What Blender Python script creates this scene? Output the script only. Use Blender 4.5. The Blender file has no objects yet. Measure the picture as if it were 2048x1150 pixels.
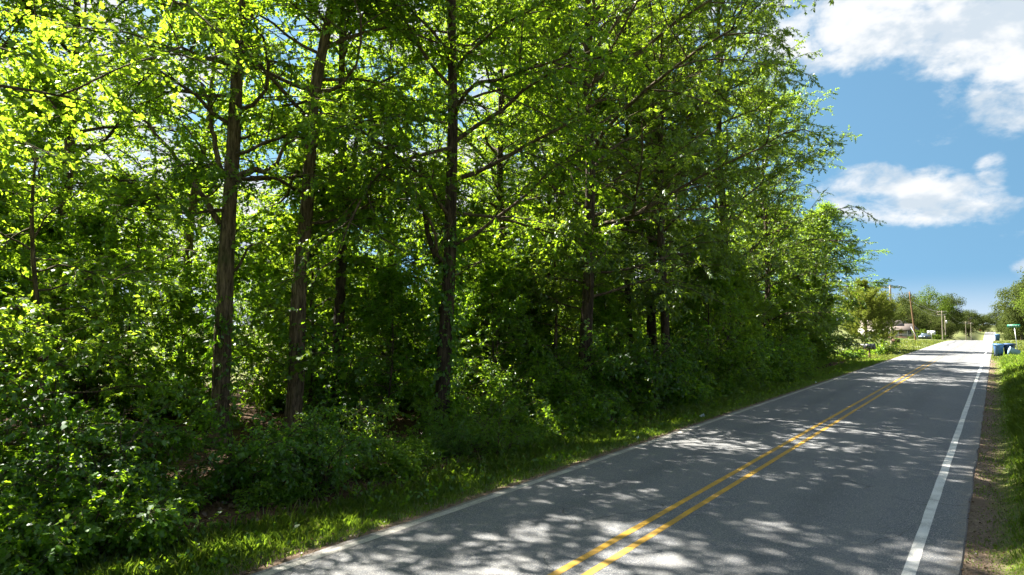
import bpy, math
import numpy as np
from mathutils import Vector

# ------------------------------------------------------------------ camera
sc = bpy.context.scene
COL = sc.collection
YAW = math.radians(35.3)
PITCH = math.atan(73 / 1365.0)
cam_d = bpy.data.cameras.new('camera')
cam = bpy.data.objects.new('camera', cam_d)
COL.objects.link(cam)
cam.location = (0, 0, 3.0)
cam.rotation_euler = (math.pi / 2 + PITCH, 0, YAW)
cam_d.sensor_width = 36.0
cam_d.lens = 36.0 * 1365 / 2048
cam_d.clip_end = 6000
sc.camera = cam

# ------------------------------------------------------------------ light
SUN_AZ = math.radians(-86)      # measured from +Y, positive towards +X
SUN_EL = math.radians(47)
sc.view_settings.view_transform = 'Standard'
sc.view_settings.look = 'None'
sc.view_settings.gamma = 1
sc.view_settings.use_curve_mapping = False
sc.view_settings.exposure = 2.95
sc.render.engine = 'CYCLES'
cy = sc.cycles
cy.use_denoising = True
cy.max_bounces = 6
cy.diffuse_bounces = 4
cy.glossy_bounces = 2
cy.transmission_bounces = 3
cy.transparent_max_bounces = 4
cy.sample_clamp_indirect = 6
cy.caustics_reflective = False
cy.caustics_refractive = False

sun_d = bpy.data.lights.new('sun', 'SUN')
sun_d.energy = 4.3
sun_d.angle = math.radians(0.53)
sun_d.color = (1.0, 0.93, 0.80)
sun = bpy.data.objects.new('sun', sun_d)
COL.objects.link(sun)
sdir = Vector((math.sin(SUN_AZ) * math.cos(SUN_EL), math.cos(SUN_AZ) * math.cos(SUN_EL), math.sin(SUN_EL)))
sun.rotation_euler = sdir.to_track_quat('Z', 'Y').to_euler()
sun.location = sdir * 100

world = bpy.data.worlds.new('World')
sc.world = world
world.use_nodes = True
world.cycles.sampling_method = 'NONE'


class NT:
    """tiny node-graph helper"""
    def __init__(self, tree):
        self.t = tree
        self.t.nodes.clear()

    def n(self, typ, **kw):
        nd = self.t.nodes.new(typ)
        for k, v in kw.items():
            if k.startswith('i_'):
                nd.inputs[k[2:].replace('_', ' ')].default_value = v
            else:
                setattr(nd, k, v)
        return nd

    def l(self, a, b):
        self.t.links.new(a, b)

    def m(self, op, a, b=None, c=None, clamp=False):
        nd = self.t.nodes.new('ShaderNodeMath')
        nd.operation = op
        nd.use_clamp = clamp
        for i, v in enumerate((a, b, c)):
            if v is None:
                continue
            if isinstance(v, (int, float)):
                nd.inputs[i].default_value = v
            else:
                self.l(v, nd.inputs[i])
        return nd.outputs[0]

    def mix(self, fac, a, b, blend='MIX'):
        nd = self.t.nodes.new('ShaderNodeMix')
        nd.data_type = 'RGBA'
        nd.blend_type = blend
        for s, v in ((nd.inputs[0], fac), (nd.inputs[6], a), (nd.inputs[7], b)):
            if isinstance(v, (int, float)):
                s.default_value = v
            elif isinstance(v, tuple):
                s.default_value = v if len(v) == 4 else v + (1,)
            else:
                self.l(v, s)
        return nd.outputs[2]

    def noise(self, vec, scale, detail=4, rough=0.55, dist=0.0):
        nd = self.n('ShaderNodeTexNoise')
        nd.inputs['Scale'].default_value = scale
        nd.inputs['Detail'].default_value = detail
        nd.inputs['Roughness'].default_value = rough
        nd.inputs['Distortion'].default_value = dist
        if vec is not None:
            self.l(vec, nd.inputs['Vector'])
        return nd.outputs[0]

    def ss(self, v, lo, hi, a=0.0, b=1.0):
        nd = self.n('ShaderNodeMapRange', interpolation_type='SMOOTHSTEP')
        for i, x in enumerate((v, lo, hi, a, b)):
            if isinstance(x, (int, float)):
                nd.inputs[i].default_value = x
            else:
                self.l(x, nd.inputs[i])
        return nd.outputs[0]


def px_dir(px, py):
    u = (px - 1024) / 1365.0
    v = -(py - 575) / 1365.0
    fw = math.cos(PITCH) - v * math.sin(PITCH)
    up = math.sin(PITCH) + v * math.cos(PITCH)
    x = -math.sin(YAW) * fw + math.cos(YAW) * u
    y = math.cos(YAW) * fw + math.sin(YAW) * u
    return math.atan2(x, y), math.atan2(up, math.hypot(x, y))


def build_world():
    g = NT(world.node_tree)
    sky = g.n('ShaderNodeTexSky', sky_type='NISHITA', sun_disc=False)
    sky.sun_elevation = SUN_EL
    sky.sun_rotation = SUN_AZ
    sky.air_density = 1.0
    sky.dust_density = 0.25
    sky.ozone_density = 1.2
    tc = g.n('ShaderNodeTexCoord')
    sep = g.n('ShaderNodeSeparateXYZ')
    g.l(tc.outputs['Generated'], sep.inputs[0])
    lift = g.n('ShaderNodeVectorMath', operation='MULTIPLY_ADD')
    lift.inputs[1].default_value = (1, 1, .8)
    lift.inputs[2].default_value = (0, 0, .45)
    nrm = g.n('ShaderNodeVectorMath', operation='NORMALIZE')
    g.l(tc.outputs['Generated'], lift.inputs[0])
    g.l(lift.outputs[0], nrm.inputs[0])
    g.l(nrm.outputs[0], sky.inputs[0])
    az = g.m('ARCTAN2', sep.outputs[0], sep.outputs[1])
    el = g.m('ARCSINE', sep.outputs[2])
    # cloud banks: direction (as azimuth / elevation), half sizes in degrees, weight
    banks = [(1750, 30, 6.2, 4.0, 1.0), (1960, 20, 7.0, 4.6, 1.0), (2060, 130, 3.6, 5.2, 0.95), (1570, 60, 6, 4, .9),
             (1800, 398, 5.4, 2.1, .92), (1900, 425, 4.4, 1.35, .8), (1740, 370, 3.5, 1.6, .8),
             (1985, 334, 1.2, 1.4, .7), (2052, 530, 1.1, .9, .5), (2180, 280, 3, 4, .6)]
    tot = None
    for px, py, sa, se, w in banks:
        a, e = px_dir(px, py)
        qa = g.m('DIVIDE', g.m('SUBTRACT', az, a), math.radians(sa))
        qe = g.m('DIVIDE', g.m('SUBTRACT', el, e), math.radians(se))
        q = g.m('ADD', g.m('MULTIPLY', qa, qa), g.m('MULTIPLY', qe, qe))
        v = g.m('MULTIPLY', g.m('EXPONENT', g.m('MULTIPLY', g.m('MULTIPLY', q, q), -0.9)), w)
        tot = v if tot is None else g.m('MAXIMUM', tot, v)
    mp = g.n('ShaderNodeMapping')
    mp.inputs['Scale'].default_value = (1, 1, 1.7)
    g.l(tc.outputs['Generated'], mp.inputs[0])
    big = g.noise(mp.outputs[0], 3.2, 3, .5)
    # elsewhere in the sky: broken cumulus from noise, cover raised to add ambient light
    loose = g.ss(big, .40, .56, 0, .95)
    near = g.ss(g.m('ADD', g.m('POWER', g.m('DIVIDE', g.m('ADD', az, math.radians(4)), math.radians(17)), 2.0),
                    g.m('POWER', g.m('DIVIDE', g.m('SUBTRACT', el, math.radians(9)), math.radians(18)), 2.0)), .6, 1.3)
    dens = g.m('MAXIMUM', tot, g.m('MULTIPLY', loose, near))
    fine = g.noise(mp.outputs[0], 13, 5, .58, .25)
    fin2 = g.noise(mp.outputs[0], 34, 5, .6, .3)
    d2 = g.m('ADD', dens, g.m('MULTIPLY', g.m('SUBTRACT', fine, .5), 1.9))
    d2 = g.m('ADD', d2, g.m('MULTIPLY', g.m('SUBTRACT', fin2, .5), .7))
    alpha = g.ss(d2, .30, .98)
    # billows: brighter and greyer masses inside the cloud
    off = g.n('ShaderNodeVectorMath', operation='ADD')
    off.inputs[1].default_value = (0.014, 0.0, 0.028)
    g.l(mp.outputs[0], off.inputs[0])
    bl = g.noise(mp.outputs[0], 9, 5, .55, .2)
    bl2 = g.noise(off.outputs[0], 9, 5, .55, .2)
    lit = g.ss(g.m('ADD', g.m('MULTIPLY', g.m('SUBTRACT', bl, bl2), 2.6), g.m('MULTIPLY', bl, .8)), .05, .55)
    ccol = g.mix(lit, (1.8, 2.05, 2.3), (2.6, 2.66, 2.72))
    hsv = g.n('ShaderNodeHueSaturation')
    hsv.inputs['Saturation'].default_value = 1.0
    g.l(sky.outputs[0], hsv.inputs['Color'])
    # thin pale air low down
    low = g.ss(el, -.01, .07, .75, 0)
    tint = g.mix(1.0, hsv.outputs[0], (.47, .61, .545), 'MULTIPLY')
    skyc = g.mix(low, tint, (2.3, 2.5, 2.7))
    colr = g.mix(alpha, skyc, ccol)
    bg = g.n('ShaderNodeBackground')
    bg.inputs[1].default_value = 0.05
    g.l(colr, bg.inputs[0])
    out = g.n('ShaderNodeOutputWorld')
    g.l(bg.outputs[0], out.inputs[0])


build_world()

# ------------------------------------------------------------------ helpers


def tag(o, label=None, cat=None, group=None, kind=None):
    if label:
        o['label'] = label
    if cat:
        o['category'] = cat
    if group:
        o['group'] = group
    if kind:
        o['kind'] = kind
    return o


def link(name, me, parent=None, loc=None):
    o = bpy.data.objects.new(name, me)
    COL.objects.link(o)
    if parent is not None:
        o.parent = parent
    if loc is not None:
        o.location = loc
    return o


def empty(name, loc=(0, 0, 0), rz=0.0):
    o = bpy.data.objects.new(name, None)
    COL.objects.link(o)
    o.location = loc
    o.rotation_euler = (0, 0, rz)
    o.empty_display_size = .2
    return o


def copy_tree(o, parent=None):
    c = o.copy()
    COL.objects.link(c)
    c.parent = parent
    for ch in list(o.children):
        copy_tree(ch, c)
    return c


def np_mesh(name, V, loops, counts, mats, matidx=None, tone=None, smooth=False):
    me = bpy.data.meshes.new(name)
    V = np.asarray(V, dtype=np.float32)
    loops = np.ascontiguousarray(np.asarray(loops, dtype=np.int32).ravel())
    counts = np.asarray(counts, dtype=np.int32)
    me.vertices.add(len(V))
    me.vertices.foreach_set('co', V.ravel())
    me.loops.add(len(loops))
    me.loops.foreach_set('vertex_index', loops)
    me.polygons.add(len(counts))
    starts = np.concatenate(([0], np.cumsum(counts)[:-1])).astype(np.int32)
    me.polygons.foreach_set('loop_start', starts)
    for m in (mats if isinstance(mats, (list, tuple)) else [mats]):
        me.materials.append(m)
    if matidx is not None:
        me.polygons.foreach_set('material_index', np.asarray(matidx, dtype=np.int32))
    me.update(calc_edges=True)
    if tone is not None:
        at = me.attributes.new('tone', 'FLOAT', 'FACE')
        at.data.foreach_set('value', np.asarray(tone, dtype=np.float32))
    if smooth:
        me.polygons.foreach_set('use_smooth', np.ones(len(counts), dtype=bool))
    return me


class MB:
    """collects faces for one mesh"""
    def __init__(self):
        self.V, self.L, self.C, self.T, self.n = [], [], [], [], 0

    def add(self, V, loops, counts, tone=0.5):
        V = np.asarray(V, dtype=np.float64).reshape(-1, 3)
        self.V.append(V)
        self.L.append(np.asarray(loops, dtype=np.int64).ravel() + self.n)
        c = np.asarray(counts, dtype=np.int64).ravel()
        self.C.append(c)
        self.T.append(np.broadcast_to(np.asarray(tone, dtype=np.float64), c.shape))
        self.n += len(V)

    def box(self, x0, x1, y0, y1, z0, z1):
        v = [(x0, y0, z0), (x1, y0, z0), (x1, y1, z0), (x0, y1, z0), (x0, y0, z1), (x1, y0, z1), (x1, y1, z1), (x0, y1, z1)]
        self.add(v, [0, 3, 2, 1, 4, 5, 6, 7, 0, 1, 5, 4, 1, 2, 6, 5, 2, 3, 7, 6, 3, 0, 4, 7], [4] * 6)

    def prism(self, pts, axis, a0, a1):
        """pts: 2-D outline; axis 0/1/2 is the extrusion axis"""
        k = len(pts)
        vs = []
        for a in (a0, a1):
            for p, q in pts:
                vs.append({0: (a, p, q), 1: (p, a, q), 2: (p, q, a)}[axis])
        L, C = list(range(k))[::-1] + list(range(k, 2 * k)), [k, k]
        for i in range(k):
            j = (i + 1) % k
            L += [i, j, k + j, k + i]
            C.append(4)
        self.add(vs, L, C)

    def tubes(self, P, R, sides=5, tone=0.5, cap=False):
        P = np.asarray(P, dtype=np.float64)
        R = np.asarray(R, dtype=np.float64)
        if P.ndim == 2:
            P, R = P[None], R[None]
        n, k, _ = P.shape
        T = np.gradient(P, axis=1)
        T /= np.linalg.norm(T, axis=2, keepdims=True) + 1e-9
        ref = np.where(np.abs(T[..., 2:3]) > .9, np.array([1., 0, 0]), np.array([0, 0, 1.]))
        ref = np.broadcast_to(ref[:, :1], T.shape)
        A = np.cross(T, ref)
        A /= np.linalg.norm(A, axis=2, keepdims=True) + 1e-9
        B = np.cross(T, A)
        th = np.arange(sides) * 2 * math.pi / sides
        ring = A[:, :, None] * np.cos(th)[None, None, :, None] + B[:, :, None] * np.sin(th)[None, None, :, None]
        V = P[:, :, None] + ring * R[:, :, None, None]
        idx = np.arange(n * k * sides).reshape(n, k, sides)
        a = idx[:, :-1]
        b = idx[:, 1:]
        q = np.stack([a, np.roll(a, -1, 2), np.roll(b, -1, 2), b], -1).reshape(-1, 4)
        self.add(V.reshape(-1, 3), q, np.full(len(q), 4), tone)
        if cap:
            for e in (idx[:, 0, ::-1], idx[:, -1]):
                off = self.n - n * k * sides
                self.L.append((e + off).ravel())
                self.C.append(np.full(n, sides))
                self.T.append(np.full(n, .5))

    def leaves(self, P, Y, N, S, templ, tone):
        """one polygon per leaf: base P, length direction Y, normal N, size S"""
        Y = Y / (np.linalg.norm(Y, axis=1, keepdims=True) + 1e-9)
        X = np.cross(Y, N)
        X /= np.linalg.norm(X, axis=1, keepdims=True) + 1e-9
        N = np.cross(X, Y)
        t = np.asarray(templ)
        V = P[:, None] + S[:, None, None] * (t[None, :, 0:1] * X[:, None] + t[None, :, 1:2] * Y[:, None] + t[None, :, 2:3] * N[:, None])
        n, k = len(P), len(t)
        self.add(V.reshape(-1, 3), np.arange(n * k), np.full(n, k), tone)

    def mesh(self, name, mats, smooth=False):
        return np_mesh(name, np.concatenate(self.V), np.concatenate(self.L), np.concatenate(self.C), mats, None,
                       np.concatenate(self.T), smooth)

    def build(self, name, mats, parent=None, smooth=False, loc=None):
        return link(name, self.mesh(name, mats, smooth), parent, loc)


def sym(half):
    """leaf outline from its right half; the margin is lifted a little so the blade is folded"""
    r = [(x, y, abs(x) * .28) for x, y in half]
    l = [(-x, y, z) for x, y, z in r[-2:0:-1]]
    return r + l


OVATE = sym([(0, 0), (.27, .22), (.31, .52), (0, 1)])
OAK = sym([(0, 0), (.38, .40), (.19, .52), (.30, .80), (0, 1)])
MAPLE = sym([(0, 0), (.50, .18), (.26, .36), (.52, .66), (.14, .62), (0, 1)])
NARROW = sym([(0, 0), (.19, .45), (0, 1)])
RHOMB = sym([(0, 0), (.31, .46), (0, 1)])
NEEDLE = sym([(0, 0), (.13, .4), (0, 1)])


def unit(v):
    return v / (np.linalg.norm(v, axis=-1, keepdims=True) + 1e-9)


# ------------------------------------------------------------------ materials


def mat(name):
    m = bpy.data.materials.new(name)
    m.use_nodes = True
    return m, NT(m.node_tree)


def simple(name, col, rough=.6, spec=.4, metal=0.0, grain=0.0, gscale=20):
    m, g = mat(name)
    b = g.n('ShaderNodeBsdfPrincipled')
    b.inputs['Roughness'].default_value = rough
    b.inputs['Specular IOR Level'].default_value = spec
    b.inputs['Metallic'].default_value = metal
    if grain:
        tc = g.n('ShaderNodeTexCoord')
        f = g.noise(tc.outputs['Object'], gscale, 5)
        f2 = g.ss(f, .3, .7)
        lo = tuple(c * (1 - grain) for c in col)
        hi = tuple(min(1, c * (1 + grain)) for c in col)
        g.l(g.mix(f2, lo, hi), b.inputs['Base Color'])
    else:
        b.inputs['Base Color'].default_value = col + (1,)
    o = g.n('ShaderNodeOutputMaterial')
    g.l(b.outputs[0], o.inputs[0])
    return m


def leaf_mat(name, dark, light, trans, tfac=.5, gloss=.03, rough=.42, brown=None):
    m, g = mat(name)
    at = g.n('ShaderNodeAttribute', attribute_name='tone')
    geo = g.n('ShaderNodeNewGeometry')
    oi = g.n('ShaderNodeObjectInfo')
    nz = g.noise(geo.outputs['Position'], .45, 2)
    f = g.m('ADD', g.m('MULTIPLY', at.outputs['Fac'], .62), g.m('MULTIPLY', g.m('SUBTRACT', nz, .5), .9))
    f = g.m('ADD', f, g.m('MULTIPLY', g.m('SUBTRACT', oi.outputs['Random'], .5), .3))
    f = g.m('ADD', f, .19, clamp=True)
    c = g.mix(f, dark, light)
    if brown:
        c = g.mix(g.ss(at.outputs['Fac'], .93, .97), c, brown)
    d = g.n('ShaderNodeBsdfDiffuse')
    g.l(c, d.inputs[0])
    t = g.n('ShaderNodeBsdfTranslucent')
    g.l(g.mix(f, tuple(x * .62 for x in trans), trans), t.inputs[0])
    mx = g.n('ShaderNodeMixShader')
    mx.inputs[0].default_value = tfac
    g.l(d.outputs[0], mx.inputs[1])
    g.l(t.outputs[0], mx.inputs[2])
    gl = g.n('ShaderNodeBsdfGlossy')
    gl.inputs['Roughness'].default_value = rough
    gl.inputs[0].default_value = (.9, .95, 1, 1)
    m2 = g.n('ShaderNodeMixShader')
    m2.inputs[0].default_value = gloss
    g.l(mx.outputs[0], m2.inputs[1])
    g.l(gl.outputs[0], m2.inputs[2])
    o = g.n('ShaderNodeOutputMaterial')
    g.l(m2.outputs[0], o.inputs[0])
    return m


def bark_mat(name, dark, light, zs=.16, scale=11):
    m, g = mat(name)
    tc = g.n('ShaderNodeTexCoord')
    mp = g.n('ShaderNodeMapping')
    mp.inputs['Scale'].default_value = (1, 1, zs)
    g.l(tc.outputs['Object'], mp.inputs[0])
    n1 = g.noise(mp.outputs[0], scale, 8, .65, .6)
    n2 = g.noise(mp.outputs[0], scale * 3.5, 5, .6)
    moss = g.noise(tc.outputs['Object'], 1.7, 4)
    f = g.ss(g.m('ADD', g.m('MULTIPLY', n1, .7), g.m('MULTIPLY', n2, .3)), .38, .62)
    c = g.mix(f, dark, light)
    c = g.mix(g.ss(moss, .55, .72, 0, .45), c, (.055, .075, .025))
    b = g.n('ShaderNodeBsdfPrincipled')
    b.inputs['Roughness'].default_value = .9
    b.inputs['Specular IOR Level'].default_value = .15
    g.l(c, b.inputs['Base Color'])
    bp = g.n('ShaderNodeBump')
    bp.inputs['Strength'].default_value = .9
    bp.inputs['Distance'].default_value = .03
    g.l(f, bp.inputs['Height'])
    g.l(bp.outputs[0], b.inputs['Normal'])
    o = g.n('ShaderNodeOutputMaterial')
    g.l(b.outputs[0], o.inputs[0])
    return m


M = {}
M['oak_leaf'] = leaf_mat('oak_leaf', (.028, .095, .008), (.085, .180, .012), (.40, .62, .02), .58, brown=(.15, .13, .03))
M['bright_leaf'] = leaf_mat('bright_leaf', (.038, .12, .008), (.11, .21, .010), (.42, .62, .03), .58)
M['willow_leaf'] = leaf_mat('willow_leaf', (.030, .080, .018), (.085, .150, .026), (.36, .54, .025), .55, .05)
M['shrub_leaf'] = leaf_mat('shrub_leaf', (.028, .098, .007), (.085, .190, .012), (.38, .62, .02), .58, brown=(.15, .14, .03))
M['vine_leaf'] = leaf_mat('vine_leaf', (.022, .088, .008), (.065, .160, .012), (.30, .56, .02), .58, .04)
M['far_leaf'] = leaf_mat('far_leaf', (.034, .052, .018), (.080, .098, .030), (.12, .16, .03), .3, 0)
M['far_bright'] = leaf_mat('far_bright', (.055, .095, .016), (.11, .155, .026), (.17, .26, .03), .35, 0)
M['cedar_leaf'] = leaf_mat('cedar_leaf', (.075, .11, .02), (.225, .26, .055), (.26, .32, .04), .35, 0, brown=(.17, .15, .08))
M['grass'] = leaf_mat('grass_blade', (.05, .125, .012), (.15, .235, .026), (.26, .40, .026), .48, .04, brown=(.32, .26, .12))
M['dry_grass'] = leaf_mat('dry_grass_blade', (.06, .11, .016), (.16, .19, .04), (.24, .29, .04), .4, .03, brown=(.25, .21, .10))
M['litter'] = leaf_mat('dead_leaf', (.05, .032, .018), (.165, .115, .072), (.16, .09, .04), .25, .03)
M['bark'] = bark_mat('bark', (.04, .03, .02), (.185, .14, .09))
M['bark_dark'] = bark_mat('bark_dark', (.020, .015, .011), (.09, .07, .048))
M['twig'] = bark_mat('twig_bark', (.045, .033, .022), (.14, .11, .075), 1.0, 6)
M['pole'] = bark_mat('weathered_pole', (.13, .075, .04), (.24, .15, .09), .05, 14)
M['pole_grey'] = bark_mat('grey_pole', (.2, .17, .13), (.36, .32, .26), .05, 14)


def asphalt():
    m, g = mat('asphalt')
    geo = g.n('ShaderNodeNewGeometry')
    P = geo.outputs['Position']
    fine = g.noise(P, 42, 4, .7)
    mid = g.noise(P, 7, 5, .6)
    big = g.noise(P, .5, 4, .55)
    sep = g.n('ShaderNodeSeparateXYZ')
    g.l(P, sep.inputs[0])
    vo = g.n('ShaderNodeTexVoronoi', feature='F1')
    vo.inputs['Scale'].default_value = 95
    g.l(P, vo.inputs['Vector'])
    c = g.mix(g.ss(big, .3, .7), (.070, .079, .095), (.092, .100, .116))
    c = g.mix(g.m('MULTIPLY', g.ss(mid, .35, .75), .35), c, (.15, .148, .145))
    c = g.mix(g.ss(fine, .46, .68, 0, .9), c, (.17, .172, .18))
    c = g.mix(g.ss(fine, .50, .32, 0, .9), c, (.034, .036, .041))
    sc_ = g.n('ShaderNodeSeparateColor')
    g.l(vo.outputs['Color'], sc_.inputs[0])
    c = g.mix(g.ss(sc_.outputs[0], .86, .9, 0, .7), c, (.33, .32, .30))
    # worn wheel tracks a little paler, drip line in mid lane darker
    for x0, w, col, k in ((-6.5, .33, (.16, .158, .154), .35), (-5.05, .33, (.16, .158, .154), .35), (-3.35, .33, (.155, .155, .154), .35),
                          (-1.75, .33, (.155, .155, .154), .35), (-5.8, .25, (.07, .07, .072), .3), (-2.55, .25, (.07, .07, .072), .3)):
        q = g.m('DIVIDE', g.m('SUBTRACT', sep.outputs[0], x0), w)
        e = g.m('MULTIPLY', g.m('EXPONENT', g.m('MULTIPLY', g.m('MULTIPLY', q, q), -1.0)), k)
        c = g.mix(g.m('MULTIPLY', e, g.ss(mid, .3, .6, .5, 1)), c, col)
    # cracks: edges of a large, warped cell pattern, only in places
    wv = g.n('ShaderNodeVectorMath', operation='ADD')
    ns = g.n('ShaderNodeTexNoise')
    ns.inputs['Scale'].default_value = 1.3
    ns.inputs['Detail'].default_value = 6
    g.l(P, ns.inputs['Vector'])
    sc2 = g.n('ShaderNodeVectorMath', operation='SCALE')
    sc2.inputs['Scale'].default_value = .7
    g.l(ns.outputs['Color'], sc2.inputs[0])
    g.l(P, wv.inputs[0])
    g.l(sc2.outputs[0], wv.inputs[1])
    cr = g.n('ShaderNodeTexVoronoi', feature='DISTANCE_TO_EDGE')
    cr.inputs['Scale'].default_value = .34
    g.l(wv.outputs[0], cr.inputs['Vector'])
    crk = g.m('MULTIPLY', g.ss(cr.outputs['Distance'], .0048, .001), g.ss(g.noise(P, .35, 2), .49, .57))
    c = g.mix(g.m('MULTIPLY', crk, .65), c, (.022, .022, .023))
    st = g.noise(P, .9, 5, .6, .4)
    c = g.mix(g.ss(st, .62, .75, 0, .3), c, (.058, .061, .067))
    # dust blown in from the verges
    du = g.m('ADD', g.ss(sep.outputs[0], -6.9, -7.5), g.ss(sep.outputs[0], -.75, -.35))
    c = g.mix(g.m('MULTIPLY', du, g.ss(mid, .35, .65, .1, .75)), c, (.17, .145, .115))
    b = g.n('ShaderNodeBsdfPrincipled')
    b.inputs['Roughness'].default_value = .82
    b.inputs['Specular IOR Level'].default_value = .35
    g.l(c, b.inputs['Base Color'])
    bp = g.n('ShaderNodeBump')
    bp.inputs['Strength'].default_value = .5
    bp.inputs['Distance'].default_value = .006
    g.l(g.m('SUBTRACT', fine, g.m('MULTIPLY', crk, 1.5)), bp.inputs['Height'])
    g.l(bp.outputs[0], b.inputs['Normal'])
    o = g.n('ShaderNodeOutputMaterial')
    g.l(b.outputs[0], o.inputs[0])
    return m


def paint(name, col, worn, amount, far_fade=False):
    m, g = mat(name)
    geo = g.n('ShaderNodeNewGeometry')
    P = geo.outputs['Position']
    n1 = g.noise(P, 60, 4, .65)
    n2 = g.noise(P, 2.2, 4, .6)
    mp = g.n('ShaderNodeMapping')
    mp.inputs['Scale'].default_value = (.15, 2.2, 1)
    g.l(P, mp.inputs[0])
    n3 = g.noise(mp.outputs[0], 1.4, 4, .7, .4)
    w = g.ss(g.m('ADD', g.m('MULTIPLY', n1, .55), g.m('MULTIPLY', n2, .45)), 1 - amount - .1, 1 - amount + .1)
    c = g.mix(w, col, worn)
    c = g.mix(g.ss(n3, .66, .70, 0, .55), c, (.09, .085, .075))
    if far_fade:
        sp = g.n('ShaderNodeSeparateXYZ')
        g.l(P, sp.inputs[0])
        c = g.mix(g.ss(sp.outputs[1], 52, 72, 0, .93), c, (.115, .113, .11))  # line colour fades to plain grey further along the road
    b = g.n('ShaderNodeBsdfPrincipled')
    b.inputs['Roughness'].default_value = .75
    b.inputs['Specular IOR Level'].default_value = .3
    g.l(c, b.inputs['Base Color'])
    bp = g.n('ShaderNodeBump')
    bp.inputs['Strength'].default_value = .3
    bp.inputs['Distance'].default_value = .004
    g.l(n1, bp.inputs['Height'])
    g.l(bp.outputs[0], b.inputs['Normal'])
    o = g.n('ShaderNodeOutputMaterial')
    g.l(b.outputs[0], o.inputs[0])
    return m


def ground_mat():
    m, g = mat('earth_and_turf')
    geo = g.n('ShaderNodeNewGeometry')
    P = geo.outputs['Position']
    sep = g.n('ShaderNodeSeparateXYZ')
    g.l(P, sep.inputs[0])
    X, Y = sep.outputs[0], sep.outputs[1]
    n1 = g.noise(P, 1.1, 6, .6)
    n2 = g.noise(P, 22, 5, .65)
    n3 = g.noise(P, .12, 4, .55)
    soil = g.mix(g.ss(n2, .35, .7), (.085, .062, .045), (.21, .165, .125))
    soil = g.mix(g.ss(n1, .4, .65), soil, (.125, .09, .066))
    turf = g.mix(g.ss(n2, .3, .7), (.06, .085, .02), (.13, .145, .04))
    turf = g.mix(g.ss(n1, .45, .7, 0, .6), turf, (.19, .165, .075))
    lawn = g.mix(g.ss(n3, .35, .65), (.055, .08, .022), (.10, .112, .038))
    lawn = g.mix(g.m('MULTIPLY', g.ss(n2, .35, .7), .4), lawn, (.14, .125, .06))
    # litter-covered wood floor
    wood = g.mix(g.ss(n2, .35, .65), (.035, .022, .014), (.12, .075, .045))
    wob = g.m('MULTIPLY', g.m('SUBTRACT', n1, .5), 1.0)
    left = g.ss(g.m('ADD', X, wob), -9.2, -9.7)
    far = g.ss(g.m('ADD', Y, g.m('MULTIPLY', wob, 6)), 68, 76)
    strip = g.m('MAXIMUM', g.ss(g.m('ADD', X, wob), -7.85, -7.6), 0.0)
    c = g.mix(g.ss(g.m('ADD', X, g.m('MULTIPLY', wob, .6)), .1, -.2), turf, soil)
    c = g.mix(g.ss(X, -7.3, -7.45), c, soil)
    c = g.mix(g.ss(g.m('ADD', X, g.m('MULTIPLY', wob, .5)), -7.6, -7.85), c, turf)
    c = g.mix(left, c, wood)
    back = g.ss(X, -33, -38)
    c = g.mix(g.m('MAXIMUM', far, back), c, lawn)
    b = g.n('ShaderNodeBsdfPrincipled')
    b.inputs['Roughness'].default_value = .95
    b.inputs['Specular IOR Level'].default_value = .1
    g.l(c, b.inputs['Base Color'])
    bp = g.n('ShaderNodeBump')
    bp.inputs['Strength'].default_value = .8
    bp.inputs['Distance'].default_value = .04
    g.l(n2, bp.inputs['Height'])
    g.l(bp.outputs[0], b.inputs['Normal'])
    o = g.n('ShaderNodeOutputMaterial')
    g.l(b.outputs[0], o.inputs[0])
    return m


M['asphalt'] = asphalt()
M['white_paint'] = paint('white_line_paint', (.55, .55, .54), (.30, .30, .295), .46)
M['old_paint'] = paint('worn_white_paint', (.36, .35, .32), (.18, .175, .165), .50)
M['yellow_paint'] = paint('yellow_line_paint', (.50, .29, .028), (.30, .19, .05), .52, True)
M['ground'] = ground_mat()

# ------------------------------------------------------------------ terrain and road


def smooth(t):
    t = np.clip(t, 0, 1)
    return t * t * (3 - 2 * t)


PROF_Y = [-400, 0, 100, 128, 150, 200, 300, 420, 500, 540, 640, 700, 4000]
PROF_Z = [0, 0, 0, .03, -.08, -.9, -4.2, -9.0, -9.6, -8.2, -4.6, -3.2, -3.0]


def prof(y):
    y = np.asarray(y, dtype=np.float64)
    a = np.interp(y, PROF_Y, PROF_Z)
    b = np.interp(y - 9, PROF_Y, PROF_Z)
    c = np.interp(y + 9, PROF_Y, PROF_Z)
    return (a + b + c) / 3


def gz(x, y):
    x = np.asarray(x, dtype=np.float64)
    y = np.asarray(y, dtype=np.float64)
    base = prof(y)
    # far fields fall away less than the road does
    out = np.maximum(smooth((-x - 8.5) / 8), smooth((x - 3) / 12))
    base = base * (1 - (.25 + .35 * smooth((y - 240) / 120)) * out)
    ditch = -.28 * smooth((-7.5 - x) / 1.8) * (1 - smooth((y - 66) / 14))
    bank_k = 1 - .85 * smooth((y - 58) / 20)
    bank = (.40 * np.clip(x - .02, 0, 2.6) + .12 * np.clip(x - 2.62, 0, 6)) * bank_k
    lump = .05 * np.sin(x * 1.7 + y * .6) * np.sin(y * .83 - x * .4)
    lump = lump * (smooth((-8.2 - x) / 1.2) + smooth((x - .6) / 1.2))
    shoulder = -.015 - .03 * (smooth((-7.42 - x) / .3) + smooth((x + .42) / .25))
    return base + ditch + bank + lump + np.where((x > -7.42) & (x < -.42), -.06, shoulder)


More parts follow.
